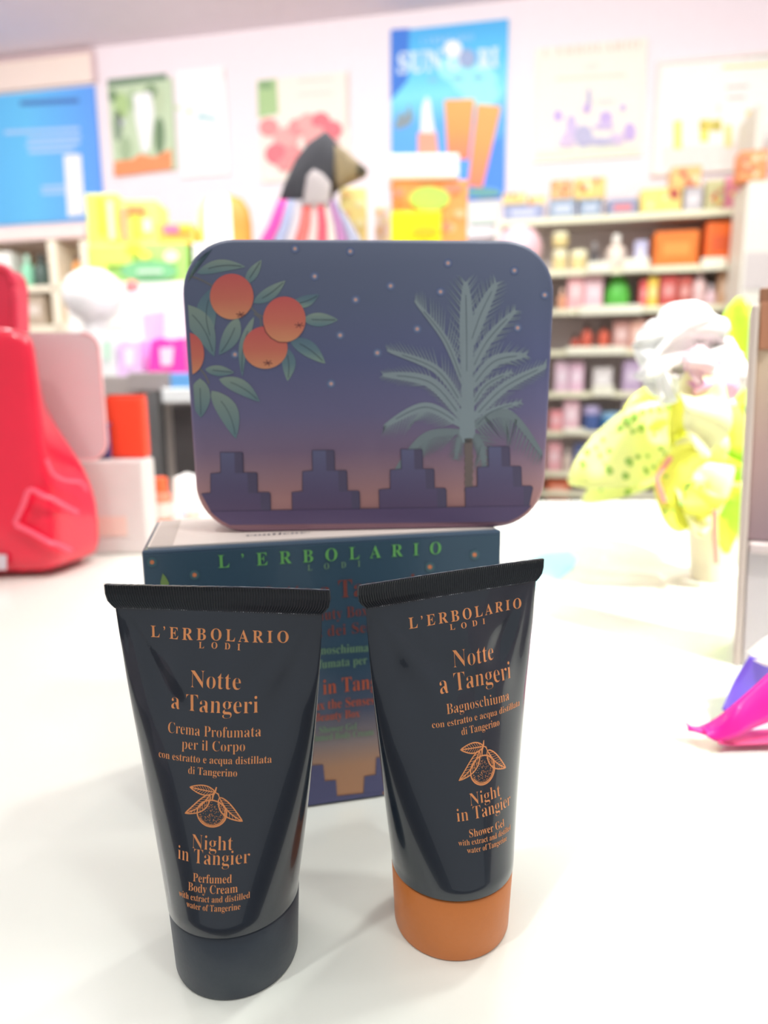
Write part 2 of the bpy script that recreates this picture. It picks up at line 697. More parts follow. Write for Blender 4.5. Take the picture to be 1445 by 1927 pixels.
right_lines = [
    ("L’ERBOLARIO", 770, 1186, 982, 1146, 21, 1.4),
    ("LODI", 847, 1187, 913, 1175, 11, 2.4),
    ("Notte", 853, 1259, 930, 1243, 33),
    ("a Tangeri", 829, 1308, 961, 1277, 33),
    ("Bagnoschiuma", 841, 1346, 958, 1318, 20),
    ("con estratto e acqua distillata", 814, 1378, 978, 1334, 13),
    ("di Tangerino", 869, 1385, 940, 1366, 14),
    ("Night", 885, 1519, 942, 1499, 24),
    ("in Tangier", 861, 1555, 961, 1521, 25),
    ("Shower Gel", 884, 1580, 949, 1558, 15),
    ("with extract and distilled", 864, 1602, 961, 1570, 11),
    ("water of Tangerine", 880, 1612, 954, 1587, 11)]
build_tube(TL, 'cream_tube', 'dark navy body cream tube with a black cap, standing front left', capdark, left_lines, (398, 1531, 27, .88), .0)
build_tube(TR, 'gel_tube', 'dark navy shower gel tube on an orange cap, turned to the right', caporange, right_lines, (909, 1449, 21.5, .96), .0)

# ------------------------------------------------------------------ gift carton
BX, BY, BYAW, BWD, BHT, BDP = -.0198, .2514, .2244, .1377, .111, .0554
bd = Vector((math.cos(BYAW), math.sin(BYAW), 0))
bn = Vector((-math.sin(BYAW), math.cos(BYAW), 0))
bc = Vector((BX, BY, TZ))
K = 1.0


def gr(*a):
    return [(p, rgb(*c)) for p, c in a]


box_front = mat('carton_dusk_print', None, .35, coat=.2, var=.03, bscale=30, grad=gr((0, (178, 128, 92)), (.14, (170, 128, 98)), (.24, (128, 118, 120)), (.36, (70, 84, 108)), (.55, (48, 76, 98)), (1, (58, 84, 102))))
gb = thing('gift_carton', 'dark blue gift carton with green lettering behind the tubes, under the tin', 'gift box', bc)
g = G()
g.box(bc + bn * (BDP / 2), BWD, BDP, BHT - .0006, bd, bn, bev=.0009)
g.mk('carton_body', mat('carton_blue_board', rgb(62, 84, 104), .35, coat=.2), gb)
g = G()
F0 = bc - bn * .00025
g.box(F0 + bn * .0001 + EZ * .0012, BWD - .002, .0005, BHT - .0034, bd, bn)
g.mk('printed_front', box_front, gb)
g = G()
g.box(bc + bn * (BDP / 2 + .001) + EZ * (BHT - .0008), BWD - .0035, BDP - .0045, .0008, bd, bn)
g.mk('pale_top', mat('carton_cream_board', rgb(235, 222, 212), .5, var=.03), gb, label='pale cream top flap of the carton')
g = G()
g.box(bc + bn * (BDP / 2 + .001) - bd * (BWD / 2 - .0065) + EZ * (BHT), .008, BDP - .006, .00015, bd, bn)
g.mk('tuck_flap', mat('carton_grey_flap', rgb(205, 192, 182), .5), gb)


def bplane(px, py, off=.0004):
    return hit(px, py, bc - bn * (off + .0003), bn)


def plane_text(s, x0, y0, x1, y1, cap, fplane, nrm, material, parent, sp=1.0, name='printed_text', serif=True, thin=-.006):
    a = fplane(x0, y0)
    b = fplane(x1, y1)
    c = fplane((x0 + x1) / 2, (y0 + y1) / 2)
    d = fplane((x0 + x1) / 2, (y0 + y1) / 2 - cap)
    e = (b - a)
    up = nrm.cross(e).normalized()
    if up.z < 0: up = -up
    ch = (d - c).dot(up)
    vv, ff = text_geo(s, spacing=sp, serif=serif, thin=thin)
    return mk(name, [a + e * x + up * (ch * y) for x, y in vv], ff, material, parent)


pgreen = mat('green_box_ink', rgb(104, 176, 96), .5)
pgreen2 = mat('soft_green_box_ink', rgb(112, 150, 116), .5)
pred = mat('rust_box_ink', rgb(122, 60, 52), .5)
pred2 = mat('orange_box_ink', rgb(182, 86, 54), .5)
for a in [("L’ERBOLARIO", 411, 1069, 830, 1042, 23, pgreen, 2.25), ("LODI", 579, 1074, 678, 1066, 11, pgreen2, 4.2),
          ("Notte a Tangeri", 480, 1140, 782, 1112, 33, pred, 1.0), ("Beauty Box", 570, 1171, 692, 1158, 20, pred, 1.05),
          ("Relax dei Sensi", 538, 1206, 724, 1186, 20, pred, 1.05),
          ("Bagnoschiuma", 571, 1234, 693, 1226, 16, pgreen2, 1.0), ("Crema Profumata per il Corpo", 506, 1268, 762, 1242, 16, pgreen2, 1.0),
          ("Night in Tangier", 520, 1318, 748, 1290, 27, pred2, 1.0), ("Relax the Senses", 562, 1340, 705, 1325, 17, pred2, 1.0),
          ("Beauty Box", 592, 1358, 677, 1349, 15, pred2, 1.0), ("Shower Gel", 601, 1380, 671, 1372, 12, pgreen2, 1.0),
          ("Perfumed Body Cream", 568, 1398, 703, 1383, 12, pgreen2, 1.0)]:
    plane_text(a[0], a[1], a[2], a[3], a[4], a[5], bplane, bn, a[6], gb, a[7], thin=-.001 if a[7] > 2 else -.006)


def poly(pts, fplane, off=0):
    return [fplane(x, y) for x, y in pts]


def disc(x, y, rx, ry, n=24):
    return [(x + rx * math.cos(2 * math.pi * i / n), y + ry * math.sin(2 * math.pi * i / n)) for i in range(n)]


# stars and the battlement silhouettes on the carton
star_c = mat('box_star_core', rgb(214, 130, 84), .5)
star_g = mat('box_star_glow', rgb(70, 104, 112), .5)
for x, y in [(286, 1058), (366, 1082), (809, 1067), (893, 1044), (325, 1300)]:
    mk('printed_star_glow', poly(disc(x, y, 9, 9), lambda a, b: bplane(a, b, .0004)), [tuple(range(24))], star_g, gb)
    mk('printed_star', poly(disc(x, y, 4, 4), lambda a, b: bplane(a, b, .0005)), [tuple(range(24))], star_c, gb)
mk('printed_leaf', poly([(302, 1095), (306, 1079), (312, 1086), (318, 1097), (316, 1110), (303, 1110)], bplane), [tuple(range(6))], mat('box_leaf_ink', rgb(120, 150, 84), .5), gb)
batt = mat('box_battlement_ink', rgb(76, 78, 118), .5)
for pts in ([(480, 1530), (480, 1440), (585, 1440), (585, 1441), (608, 1439), (611, 1470), (632, 1468), (634, 1498), (720, 1489), (720, 1510), (577, 1518)],
            [(684, 1494), (686, 1461), (707, 1458), (708, 1426), (760, 1420), (800, 1440), (800, 1480)]):
    p = [bplane(x, y, .00045) for x, y in pts]
    for q in p:
        q.z = max(q.z, TZ + .0012)
        k = (q - bc).dot(bd)
        k2 = max(-BWD / 2 + .001, min(BWD / 2 - .001, k))
        q += bd * (k2 - k)
    mk('printed_battlement', p, [tuple(range(len(p)))], batt, gb)
# two words of the printed sentence on the top flap
a = hitz(582, 1003, TZ + BHT + .0001)
b = hitz(462, 1009, TZ + BHT + .0001)
vv, ff = text_geo("contiene:", thin=-.004)
e = (b - a)
up = EZ.cross(e).normalized()
up = -up if up.y > 0 else up
mk('printed_text', [b - e * (1 - x) * 0 + (a - b) * x + Vector((0, 1, 0)) * (.0032 * y) for x, y in vv], ff, mat('box_small_ink', rgb(70, 70, 84), .5), gb)

# ------------------------------------------------------------------ the tin
TY, TYAW, TW_, TH_, TLEAN, TX = .2659, .0584, .1384, .1096, -.0398, -.0043
td = Vector((math.cos(TYAW), math.sin(TYAW), 0))
tn = Vector((-math.sin(TYAW), math.cos(TYAW), 0))
tu = EZ * math.cos(TLEAN) + tn * math.sin(TLEAN)
tf = tn * math.cos(TLEAN) - EZ * math.sin(TLEAN)      # away from the camera, square to the lid
tcn = Vector((TX, TY, TZ + BHT))
tb = thing('tin_box', 'rounded metal tin printed with tangerines and a palm at dusk, standing on the carton', 'tin', tcn)


def rrect(w_, h_, r, n=12, z0=0):
    out = []
    for cx, cy, a0 in ((w_ / 2 - r, h_ - r, 0), (-w_ / 2 + r, h_ - r, 90), (-w_ / 2 + r, r, 180), (w_ / 2 - r, r, 270)):
        for i in range(n + 1):
            a = math.radians(a0 + 90 * i / n)
            out.append((cx + r * math.cos(a), cy + r * math.sin(a)))
    return out


def rr_loft(secs):
    """secs: (inset, depth); rounded plate seen from the front"""
    g = G()
    n = 52
    vs = []
    for ins, dep in secs:
        for x, y in rrect(TW_ - 2 * ins, TH_ - 2 * ins, .0195 - ins):
            vs.append(tcn + td * x + tu * (y + ins) + tf * dep)
    fs = [(j * n + i, j * n + (i + 1) % n, (j + 1) * n + (i + 1) % n, (j + 1) * n + i) for j in range(len(secs) - 1) for i in range(n)]
    fs += [tuple(range(n)), tuple((len(secs) - 1) * n + i for i in range(n - 1, -1, -1))]
    return g.add(vs, fs)


tin_edge = mat('tin_side_print', rgb(92, 88, 118), .4, metal=.1, coat=.2)
lid_m = mat('tin_dusk_print', None, .42, coat=.12, var=.02, bscale=70, spec=.6,
            grad=gr((0, (112, 80, 106)), (.05, (174, 126, 126)), (.12, (184, 138, 136)), (.2, (162, 128, 138)), (.29, (128, 108, 134)), (.42, (104, 100, 136)), (.6, (84, 90, 128)), (.8, (82, 92, 120)), (1, (86, 96, 120))))
rr_loft([(.0016, .0), (.0006, .0004), (.0001, .0011), (0, .002), (0, .0115), (.0004, .012), (.0014, .0122)]).mk('tin_lid', lid_m, tb, smooth=True)
rr_loft([(.0016, .0121), (.0012, .0124), (.0012, .029), (.0022, .030)]).mk('tin_base', tin_edge, tb, smooth=True)


def tp(px, py, off=.00008):
    P = hit(px, py, tcn - tf * off, tf)
    return P


def tclip(P):
    """keep a printed point inside the rounded outline of the lid"""
    q = P - tcn
    x, y = q.dot(td), q.dot(tu)
    m_ = .0018
    X, Y0, Y1, r = TW_ / 2 - m_, m_, TH_ - m_, .0178
    x = max(-X, min(X, x))
    y = max(Y0, min(Y1, y))
    cx = max(-X + r, min(X - r, x))
    cy = max(Y0 + r, min(Y1 - r, y))
    dx, dy = x - cx, y - cy
    L = math.hypot(dx, dy)
    if L > r and dx and dy:
        x, y = cx + dx / L * r, cy + dy / L * r
    return tcn + td * x + tu * y + tf * q.dot(tf)


def tprint(name, pts, material, off=.0001):
    P = [tclip(tp(x, y, off)) for x, y in pts]
    return mk(name, P, [tuple(range(len(P)))], material, tb)


leafm = mat('tin_leaf_ink', None, .45, var=.05, grad=gr((0, (128, 152, 138)), (.5, (96, 124, 132)), (1, (86, 112, 128))))
leafm2 = mat('tin_leaf_pale_ink', None, .45, var=.05, grad=gr((0, (94, 124, 132)), (1, (132, 150, 138))))
vein = mat('tin_vein_ink', rgb(58, 72, 84), .5)
stemm = mat('tin_stem_ink', rgb(104, 104, 108), .5)
leaves = [((338, 528), (394, 452), 17, 0, 0), ((370, 514), (462, 502), 24, -8, 1), ((462, 535), (492, 489), 20, 0, 1), ((477, 570), (537, 528), 24, 3, 1),
          ((548, 572), (601, 554), 22, 4, 0), ((570, 601), (636, 602), 26, 0, 1), ((545, 638), (612, 684), 30, -5, 0), ((536, 652), (541, 717), 26, -5, 0),
          ((402, 540), (398, 640), 38, 12, 0), ((338, 572), (403, 671), 42, -12, 1), ((448, 598), (412, 668), 32, -4, 1), ((478, 596), (456, 709), 17, 9, 1),
          ((386, 695), (441, 701), 20, 0, 1), ((412, 713), (489, 756), 28, -7, 1), ((376, 712), (378, 786), 38, 0, 1), ((398, 735), (444, 826), 38, -10, 1)]


def leaf_pts(b, t_, wd, bend, n=12):
    dx, dy = t_[0] - b[0], t_[1] - b[1]
    L = math.hypot(dx, dy)
    ex, ey = dx / L, dy / L
    f = lambda q, o: (b[0] + dx * q - ey * (o * wd / 2 * math.sin(math.pi * q ** .85) ** .85 + bend * math.sin(math.pi * q)) if 0 < q < 1 else b[0] + dx * q,
                      b[1] + dy * q + ex * (o * wd / 2 * math.sin(math.pi * q ** .85) ** .85 + bend * math.sin(math.pi * q)) if 0 < q < 1 else b[1] + dy * q)
    return [f(i / n, 1) for i in range(n + 1)] + [f(i / n, -1) for i in range(n - 1, 0, -1)], [f(i / n, 0) for i in range(n + 1)]


def ribbon(pts, wd):
    o1, o2 = [], []
    for i, p in enumerate(pts):
        a, b = pts[max(i - 1, 0)], pts[min(i + 1, len(pts) - 1)]
        dx, dy = b[0] - a[0], b[1] - a[1]
        L = math.hypot(dx, dy) or 1
        o1.append((p[0] - dy / L * wd, p[1] + dx / L * wd))
        o2.append((p[0] + dy / L * wd, p[1] - dx / L * wd))
    return o1 + o2[::-1]


for st in ([(346, 517), (372, 524), (400, 538)], [(472, 578), (484, 590), (497, 597)], [(478, 590), (490, 600), (491, 618)], [(376, 694), (386, 706), (393, 722)]):
    tprint('printed_stem', ribbon(spline(st, 4), 1.8), stemm, .00006)
for i, (b_, t_, wd, be, kk) in enumerate(leaves):
    o_, mid = leaf_pts(b_, t_, wd, be)
    tprint('printed_leaf', o_, leafm2 if kk else leafm, .00008 + i * .000004)
    tprint('printed_vein', ribbon(mid[3:12], .55), vein, .00017)
orange_ink = mat('tin_fruit_ink', None, .45, var=.04, grad=gr((0, (212, 144, 102)), (.45, (204, 110, 90)), (1, (198, 88, 86))))
for x, y, rx, ry in ((436, 558, 41, 43), (353, 666, 31, 40), (499, 654, 42, 40), (535, 601, 40, 43)):
    o_ = tprint('printed_tangerine', disc(x, y, rx, ry, 40), orange_ink, .0002 if x != 535 else .00024)
ol = mat('tin_fruit_line', rgb(112, 58, 60), .5)
for x, y in ((453, 592), (563, 612), (504, 683)):
    for k in range(6):
        a = k * 1.05 + .2
        tprint('printed_calyx', ribbon([(x, y), (x + 9 * math.cos(a), y + 6 * math.sin(a))], .7), ol, .00028)
tprint('printed_outline', ribbon([(499 + 0, 627), (503, 637), (512, 644), (524, 645)], .6) if 0 else ribbon([(496.0, 612), (500, 625), (510, 636), (524, 644), (540, 644)], .7), ol, .00028)

# stars of the tin
sg1 = mat('tin_star_halo', rgb(92, 104, 138), .5)
sg2 = mat('tin_star_glow', rgb(122, 136, 164), .5)
sc_ = mat('tin_star_core', rgb(206, 160, 148), .5)
for x, y in [(555, 468), (659, 473), (592, 520), (669, 564), (640, 631), (623, 722), (442, 667), (735, 538), (843, 495), (829, 549), (968, 509), (1025, 555), (785, 619), (974, 617), (710, 664)]:
    tprint('printed_star_halo', disc(x, y, 9, 9, 16), sg1, .00006)
    tprint('printed_star_glow', disc(x, y, 5.5, 5.5, 12), sg2, .00007)
    tprint('printed_star', disc(x, y, 3, 3, 12), sc_, .00009)

# palm
palm1 = mat('tin_palm_ink', rgb(132, 147, 152), .5, var=.05)
palm2 = mat('tin_palm_dark_ink', rgb(116, 130, 134), .5, var=.05)
palm3 = mat('tin_palm_line', rgb(84, 98, 108), .5)
fronds = [  # rachis, leaflet length, body width, sides, number, material
    ([(878, 720), (878, 620), (876, 530)], 34, 9, 3, 16, 0), ([(884, 650), (905, 590), (934, 532)], 26, 8, 3, 16, 0),
    ([(886, 700), (918, 640), (970, 584)], 22, 6, 3, 18, 0), ([(886, 730), (930, 680), (990, 668)], 22, 7, 3, 18, 0),
    ([(888, 765), (915, 725), (962, 700)], 14, 4, 3, 16, 0), ([(888, 790), (950, 728), (1038, 684)], 20, 6, 3, 24, 0),
    ([(892, 806), (925, 775), (980, 757)], 14, 4, 3, 16, 0), ([(874, 730), (838, 640), (780, 566)], 30, 4, 1, 22, 0),
    ([(872, 765), (820, 695), (728, 659)], 24, 5, 1, 24, 0), ([(872, 790), (810, 720), (720, 705)], 20, 7, 3, 24, 0),
    ([(868, 800), (800, 766), (722, 802)], 24, 6, 2, 26, 0), ([(882, 806), (955, 778), (1024, 860)], 34, 5, 4, 28, 1),
    ([(870, 812), (800, 822), (742, 888)], 30, 5, 2, 26, 1), ([(884, 812), (905, 838), (912, 884)], 22, 4, 3, 16, 1),
    ([(872, 812), (862, 834), (858, 862)], 14, 3, 3, 10, 1)]
for fi, (ra, ll, bw_, sides, nl, mi) in enumerate(fronds):
    sp_ = spline(ra, 14)
    n = len(sp_)
    gg = G()
    off = .0001 + fi * .000003
    # tapering body
    o1, o2 = [], []
    for i, p in enumerate(sp_):
        a, b = sp_[max(i - 1, 0)], sp_[min(i + 1, n - 1)]
        dx, dy = b[0] - a[0], b[1] - a[1]
        L = math.hypot(dx, dy)
        q = i / (n - 1)
        ww = 1.5 * bw_ * (math.sin(math.pi * min(1, q * .85 + .12)) ** .7)
        o1.append((p[0] - dy / L * ww, p[1] + dx / L * ww))
        o2.append((p[0] + dy / L * ww, p[1] - dx / L * ww))
    pts = [tclip(tp(x, y, off)) for x, y in o1 + o2]
    gg.add(pts, [(i, i + 1, n + i + 1, n + i) for i in range(n - 1)])
    for k in range(nl):
        q = .12 + .88 * k / (nl - 1)
        i = min(n - 2, int(q * (n - 1)))
        p, b = sp_[i], sp_[i + 1]
        dx, dy = b[0] - p[0], b[1] - p[1]
        L = math.hypot(dx, dy)
        ex, ey = dx / L, dy / L
        for sgn in (-1, 1):
            if sides == 1 and (-ey * sgn * 0 + (ex * sgn)) * 1 > 0 and False: continue
            nx, ny = -ey * sgn, ex * sgn
            up_side = ny < 0
            if sides == 1 and not up_side: ln = ll * .15
            elif sides in (2, 4) and up_side: ln = ll * .1
            else: ln = ll
            ln *= math.sin(math.pi * min(1, .18 + q * .72)) * (.9 + .2 * random.random())
            fw = .95 if sides != 4 else .35
            ln *= 1.65
            tipx = p[0] + nx * ln * .72 + ex * ln * fw
            tipy = p[1] + ny * ln * .72 + ey * ln * fw
            if sides in (2, 4): tipy += ln * .35
            wv = 2.5
            pts = [(p[0] - ex * wv, p[1] - ey * wv), (p[0] + ex * wv, p[1] + ey * wv), (tipx, tipy)]
            gg.add([tclip(tp(x, y, off + .000001)) for x, y in pts], [(0, 1, 2)])
    gg.mk('printed_palm_frond', palm2 if mi else palm1, tb)
    if not mi: tprint('printed_frond_rib', ribbon(sp_[4:-5], .6), palm3, .00018)
tprint('printed_palm_crown', [(868, 640), (888, 640), (892, 760), (894, 815), (886, 834), (872, 834), (864, 815), (868, 760)], palm1, .00016)
tprint('printed_palm_trunk', [(874, 825), (889, 825), (889, 850)] + [(889 + (1.5 if i % 2 else -.5), 852 + i * 7) for i in range(12)] + [(875 - (1.5 if i % 2 else -.5), 929 - i * 7) for i in range(12)], mat('tin_trunk_ink', rgb(112, 100, 96), .5), .00016)
# battlements: front face and darker side of every step
bface = mat('tin_battlement_ink', None, .5, var=.03, grad=gr((0, (92, 74, 104)), (.5, (92, 84, 116)), (1, (96, 98, 130))))
bside = mat('tin_battlement_side_ink', rgb(84, 78, 104), .5)
bline = mat('tin_battlement_line', rgb(58, 54, 78), .5)
for (t0, t1, t2, m0, m1, m2, b0, b1, b2, ya, yb, yc, yd) in (
        (415, 441, 456, 397, 465, 483, 378, 490, 508, 852, 890, 928, 970), (588, 613, 628, 570, 636, 652, 551, 661, 676, 848, 886, 925, 966),
        (755, 779, 794, 735, 800, 816, 715, 822, 839, 846, 883, 920, 962), (919, 943, 958, 899, 964, 980, 877, 985, 1002, 841, 878, 916, 958)):
    outl = [(t0, ya), (t2 - 2, ya), (t2, ya + 3), (t2 + 1, yb), (m2 - 2, yb), (m2, yb + 3), (m2 + 1, yc - 1), (b2 - 3, yc - 1), (b2, yc + 3), (b2 + 1, yd + 9), (b0, yd + 9), (b0 - 1, yc + 2), (m0, yc), (m0, yb + 2), (t0 + 1, yb)]
    tprint('printed_battlement_edge', [(x + (1.2 if x > (t0 + t2) / 2 else -1.2), y - 1.0) for x, y in outl], bline, .00028)
    tprint('printed_battlement', outl, bface, .0003)
    tprint('printed_battlement_side', [(t1, ya), (t2 - 2, ya), (t2, ya + 3), (t2 + 1, yb), (t1 + 1, yb)], bside, .00032)
    tprint('printed_battlement_side', [(m1, yb), (m2 - 2, yb), (m2, yb + 3), (m2 + 1, yc), (m1 + 2, yc)], bside, .00032)
    tprint('printed_battlement_side', [(b1, yc), (b2 - 3, yc), (b2, yc + 3), (b2 + 1, yd + 9), (b1 + 1, yd + 9)], bside, .00032)
tprint('printed_wall_line', [(372, 974), (1008, 957), (1008, 958.6), (372, 975.8)], bline, .00038)
tprint('printed_wall_band', [(372, 975.6), (1010, 958.6), (1004, 972), (985, 985), (955, 994), (430, 1004), (405, 996), (385, 985)], mat('tin_wall_band_ink', rgb(92, 78, 112), .45), .00036)


# ================================================================== behind the counter top things
def box_thing(name, label, cat, c, sx, sy, sz, m_, ex, ey, group=None, bev=.002, parts=()):
    t = thing(name, label, cat, c, group)
    G().box(c, sx, sy, sz, ex, ey, bev=bev).mk('body', m_, t)
    return t


# ---- posters on the back wall -----------------------------------------
def poster(name, label, x0, x1, yl0, yr0, yl1, yr1, paper, off=.012, frame=None, cat='poster'):
    """corner pixels on the wall: top left/right, bottom left/right heights"""
    a, b = wp(x0, yl0, off), wp(x1, yr0, off)
    c = wp(x0, yl1, off)
    z1 = (a.z + b.z) / 2
    z0 = (c.z + wp(x1, yr1, off).z) / 2
    base = Vector(((a.x + b.x) / 2, (a.y + b.y) / 2, z0))
    wd = (b - a).dot(EU)
    t = thing(name, label, cat, base)
    G().box(base - NW * .004, wd, .008, z1 - z0, EU, NW).mk('paper', paper, t)
    if frame:
        g = G()
        for s_ in (-1, 1):
            g.box(base + EU * (s_ * (wd / 2 + .008)) - EZ * .016, .016, .02, z1 - z0 + .032, EU, NW)
        g.box(base - EZ * .016, wd, .02, .016, EU, NW)
        g.box(base + EZ * (z1 - z0), wd, .02, .016, EU, NW)
        g.mk('poster_frame', frame, t)
    return t, off


def pp(parent, pts, material, off, name='printed_shape'):
    """flat printed shape of a poster, a hair in front of the paper"""
    g = G().prism([wp(x, y, off) for x, y in pts], NW * .0006)
    return g.mk(name, material, parent)


def rect(x0, y0, x1, y1, sl=-.06):
    return [(x0, y0), (x1, y0 + (x1 - x0) * sl), (x1, y1 + (x1 - x0) * sl), (x0, y1)]


def cm(key, r, g_, b, k=1.0, rough=.55, **kw):
    return mat(key, rgb(r, g_, b, k), rough, **kw)


wf = cm('white_poster_frame', 236, 222, 218)
# 1 big light-blue panel
t, o = poster('blue_panel', 'large light blue poster panel with white tube, at the left end of the wall', -60, 177, 185, 160, 428, 412,
              mat('light_blue_poster', None, .5, grad=gr((0, (96, 190, 250)), (.45, (104, 200, 250)), (1, (96, 160, 245))), axis='X'))
hd = thing('header_panel', 'cream header board above the light blue panel', 'sign', wp(60, 150, .012))
a_, b_ = wp(-60, 120, .012), wp(172, 108, .012)
c_ = wp(60, 178, .012)
bs = (a_ + b_) / 2
bs.z = c_.z + .03
G().box(bs, (b_ - a_).dot(EU), .02, (a_.z + b_.z) / 2 - bs.z, EU, NW).mk('board', cm('cream_header', 252, 232, 218), hd)
g = G()
g.box(bs + EZ * ((a_.z + b_.z) / 2 - bs.z), (b_ - a_).dot(EU) + .03, .03, .02, EU, NW)
g.box(b_ * 1 + Vector((0, 0, bs.z - b_.z)) + EU * .012, .02, .03, (a_.z + b_.z) / 2 - bs.z, EU, NW)
g.mk('board_edge', cm('header_edge', 222, 196, 196), hd)
pink_m = cm('poster_white_ink', 250, 252, 255)
pale = cm('poster_pale_blue_ink', 178, 212, 250)
for y, x0, x1 in ((190, 38, 148),):
    pp(t, rect(x0, y, x1, y + 9, -.05), cm('poster_dark_blue_text', 74, 120, 190), o + .001, 'printed_line')
for i, (x0, x1) in enumerate(((8, 150), (52, 152), (50, 150), (54, 140))):
    pp(t, rect(x0, 246 + i * 12, x1, 253 + i * 12, -.05), pale, o + .001, 'printed_line')
for i in range(2):
    pp(t, rect(78, 350 + i * 10, 125, 356 + i * 10, -.05), pale, o + .001, 'printed_line')
pp(t, [(120, 292), (152, 290), (160, 404), (128, 408)], pink_m, o + .001, 'printed_tube')
# 2 forest poster
t, o = poster('forest_poster', 'green forest poster with a white bottle and orange ground', 202, 322, 160, 145, 330, 318, cm('poster_forest_green', 200, 220, 184))
pp(t, [(202, 150), (313, 138), (314, 150), (203, 164)], cm('poster_dark_green', 116, 142, 116), o + .001)
for x, y, rx, ry, c in ((228, 200, 14, 26, (176, 206, 140)), (300, 190, 10, 26, (196, 214, 176)), (222, 236, 9, 30, (140, 160, 136)), (300, 256, 10, 36, (112, 140, 104)), (236, 280, 12, 24, (166, 190, 150)), (226, 228, 8, 10, (222, 226, 240)),
                        (284, 172, 12, 14, (130, 158, 116)), (212, 180, 8, 12, (120, 150, 108)), (248, 188, 7, 20, (168, 196, 150))):
    pp(t, disc(x, y, rx, ry, 14), cm('forest_ink_%d_%d_%d' % c, *c), o + .002)
pp(t, [(215, 304), (250, 300), (262, 290), (290, 296), (322, 280), (324, 318), (214, 332)], cm('poster_orange_ground', 240, 150, 96), o + .003, 'printed_ground')
pp(t, [(250, 178), (284, 172), (290, 210), (282, 282), (268, 288), (256, 230)], pink_m, o + .004, 'printed_bottle')
# 3 white poster with small teal marks
t, o = poster('white_poster', 'nearly blank white poster with faint teal marks beside the forest poster', 330, 422, 136, 122, 336, 326, cm('poster_white', 250, 250, 248), frame=None)
for x, y, w_, c in ((334, 203, 5, (214, 230, 190)), (356, 210, 6, (214, 230, 190)), (382, 220, 13, (170, 216, 220)), (400, 224, 8, (180, 220, 224))):
    pp(t, disc(x, y, w_, 5, 10), cm('mark_ink_%d' % x, *c), o + .001)
pp(t, rect(419, 128, 422, 150, 0), cm('mark_grey', 226, 218, 216), o + .001)
# 4 pineapple and roses poster
t, o = poster('rose_poster', 'pale poster of pink roses and a green leaf crown, behind the black peaked bag', 484, 656, 150, 135, 346, 330, cm('poster_peach', 252, 238, 226))
pp(t, [(484, 152), (520, 148), (524, 214), (486, 222)], cm('rose_green', 172, 204, 144), o + .001)
pp(t, disc(500, 160, 14, 8, 10), cm('rose_green_dark', 132, 168, 120), o + .002)
pp(t, [(650, 136), (656, 136), (656, 240), (650, 240)], cm('rose_edge', 250, 214, 206), o + .001)
for i, (x, y, r_) in enumerate(((506, 240, 19), (538, 262, 24), (520, 290, 22), (560, 240, 18), (580, 232, 20), (604, 228, 18), (552, 290, 18), (596, 262, 26), (626, 244, 18), (535, 310, 14), (620, 276, 20))):
    pp(t, disc(x, y, r_, r_ * .95, 14), cm('rose_pink_%d' % (i % 3), *((252, 150, 150), (255, 172, 168), (250, 120, 130))[i % 3]), o + .002 + i * .0008, 'printed_rose')
for y in (150, 176):
    pp(t, rect(560, y, 626, y + 5), cm('rose_text', 250, 222, 212), o + .001, 'printed_line')
# 5 blue sun poster
sun = mat('sun_poster_blue', None, .5, grad=gr((0, (72, 150, 250)), (.45, (92, 176, 250)), (.62, (130, 226, 252)), (.8, (92, 200, 250)), (1, (76, 176, 236))))
t, o = poster('sun_poster', 'bright blue poster reading SUN with two orange tubes', 735, 957, 56, 38, 384, 372, sun)
pp(t, [(735, 56), (770, 53), (768, 150), (735, 190)], cm('sun_deep_blue', 64, 126, 220), o + .0006)
pp(t, [(880, 330), (945, 250), (950, 372), (880, 376)], cm('sun_mid_blue', 70, 140, 246), o + .0006)
for x, y, r_ in ((892, 150, 44), (905, 176, 36), (860, 130, 36)):
    pp(t, disc(x, y, r_, r_ * .7, 18), cm('sun_cyan', 160, 240, 252), o + .0008 + r_ * 1e-5)
sl = cm('sun_lettering', 222, 240, 255)
plane_text('SUN', 748, 138, 832, 131, 37, lambda a, b: wp(a, b, o + .003), NW, sl, t, 1.0, thin=.02)
plane_text('RI', 898, 128, 938, 124, 34, lambda a, b: wp(a, b, o + .003), NW, sl, t, 1.0, thin=.02)
plane_text('L’ERBOLARIO', 792, 84, 890, 76, 12, lambda a, b: wp(a, b, o + .003), NW, cm('sun_small_text', 176, 222, 250), t, 1.2)
plane_text('O', 842, 132, 868, 129, 30, lambda a, b: wp(a, b, o + .002), NW, sl, t, 1.0, thin=.02)
pp(t, disc(852, 92, 17, 16, 20), pink_m, o + .004, 'printed_ball')
pp(t, disc(879, 110, 16, 18, 20), cm('sun_grey_ball', 160, 178, 216), o + .005, 'printed_ball')
for x, y in ((814, 150), (862, 148), (900, 146)):
    pp(t, disc(x, y, 10, 5, 10), cm('sun_faint', 130, 200, 240), o + .002)
pp(t, [(742, 238), (752, 210), (762, 218), (770, 196), (778, 222), (770, 236), (748, 244)], cm('sun_grey_shell', 140, 156, 164), o + .002, 'printed_shell')
og = mat('sun_orange_tube', None, .5, grad=gr((0, (250, 130, 96)), (.5, (252, 160, 84)), (1, (252, 176, 96))))
pp(t, [(836, 188), (893, 186), (882, 300), (842, 300)], og, o + .003, 'printed_tube')
pp(t, [(898, 196), (943, 200), (908, 352), (880, 350)], og, o + .004, 'printed_tube')
pp(t, [(791, 250), (794, 205), (798, 190), (804, 182), (809, 190), (812, 215), (818, 250)], pink_m, o + .003, 'printed_bottle')
pp(t, [(786, 250), (820, 246), (826, 300), (786, 300)], cm('sun_coral', 250, 168, 140), o + .003, 'printed_bottle')
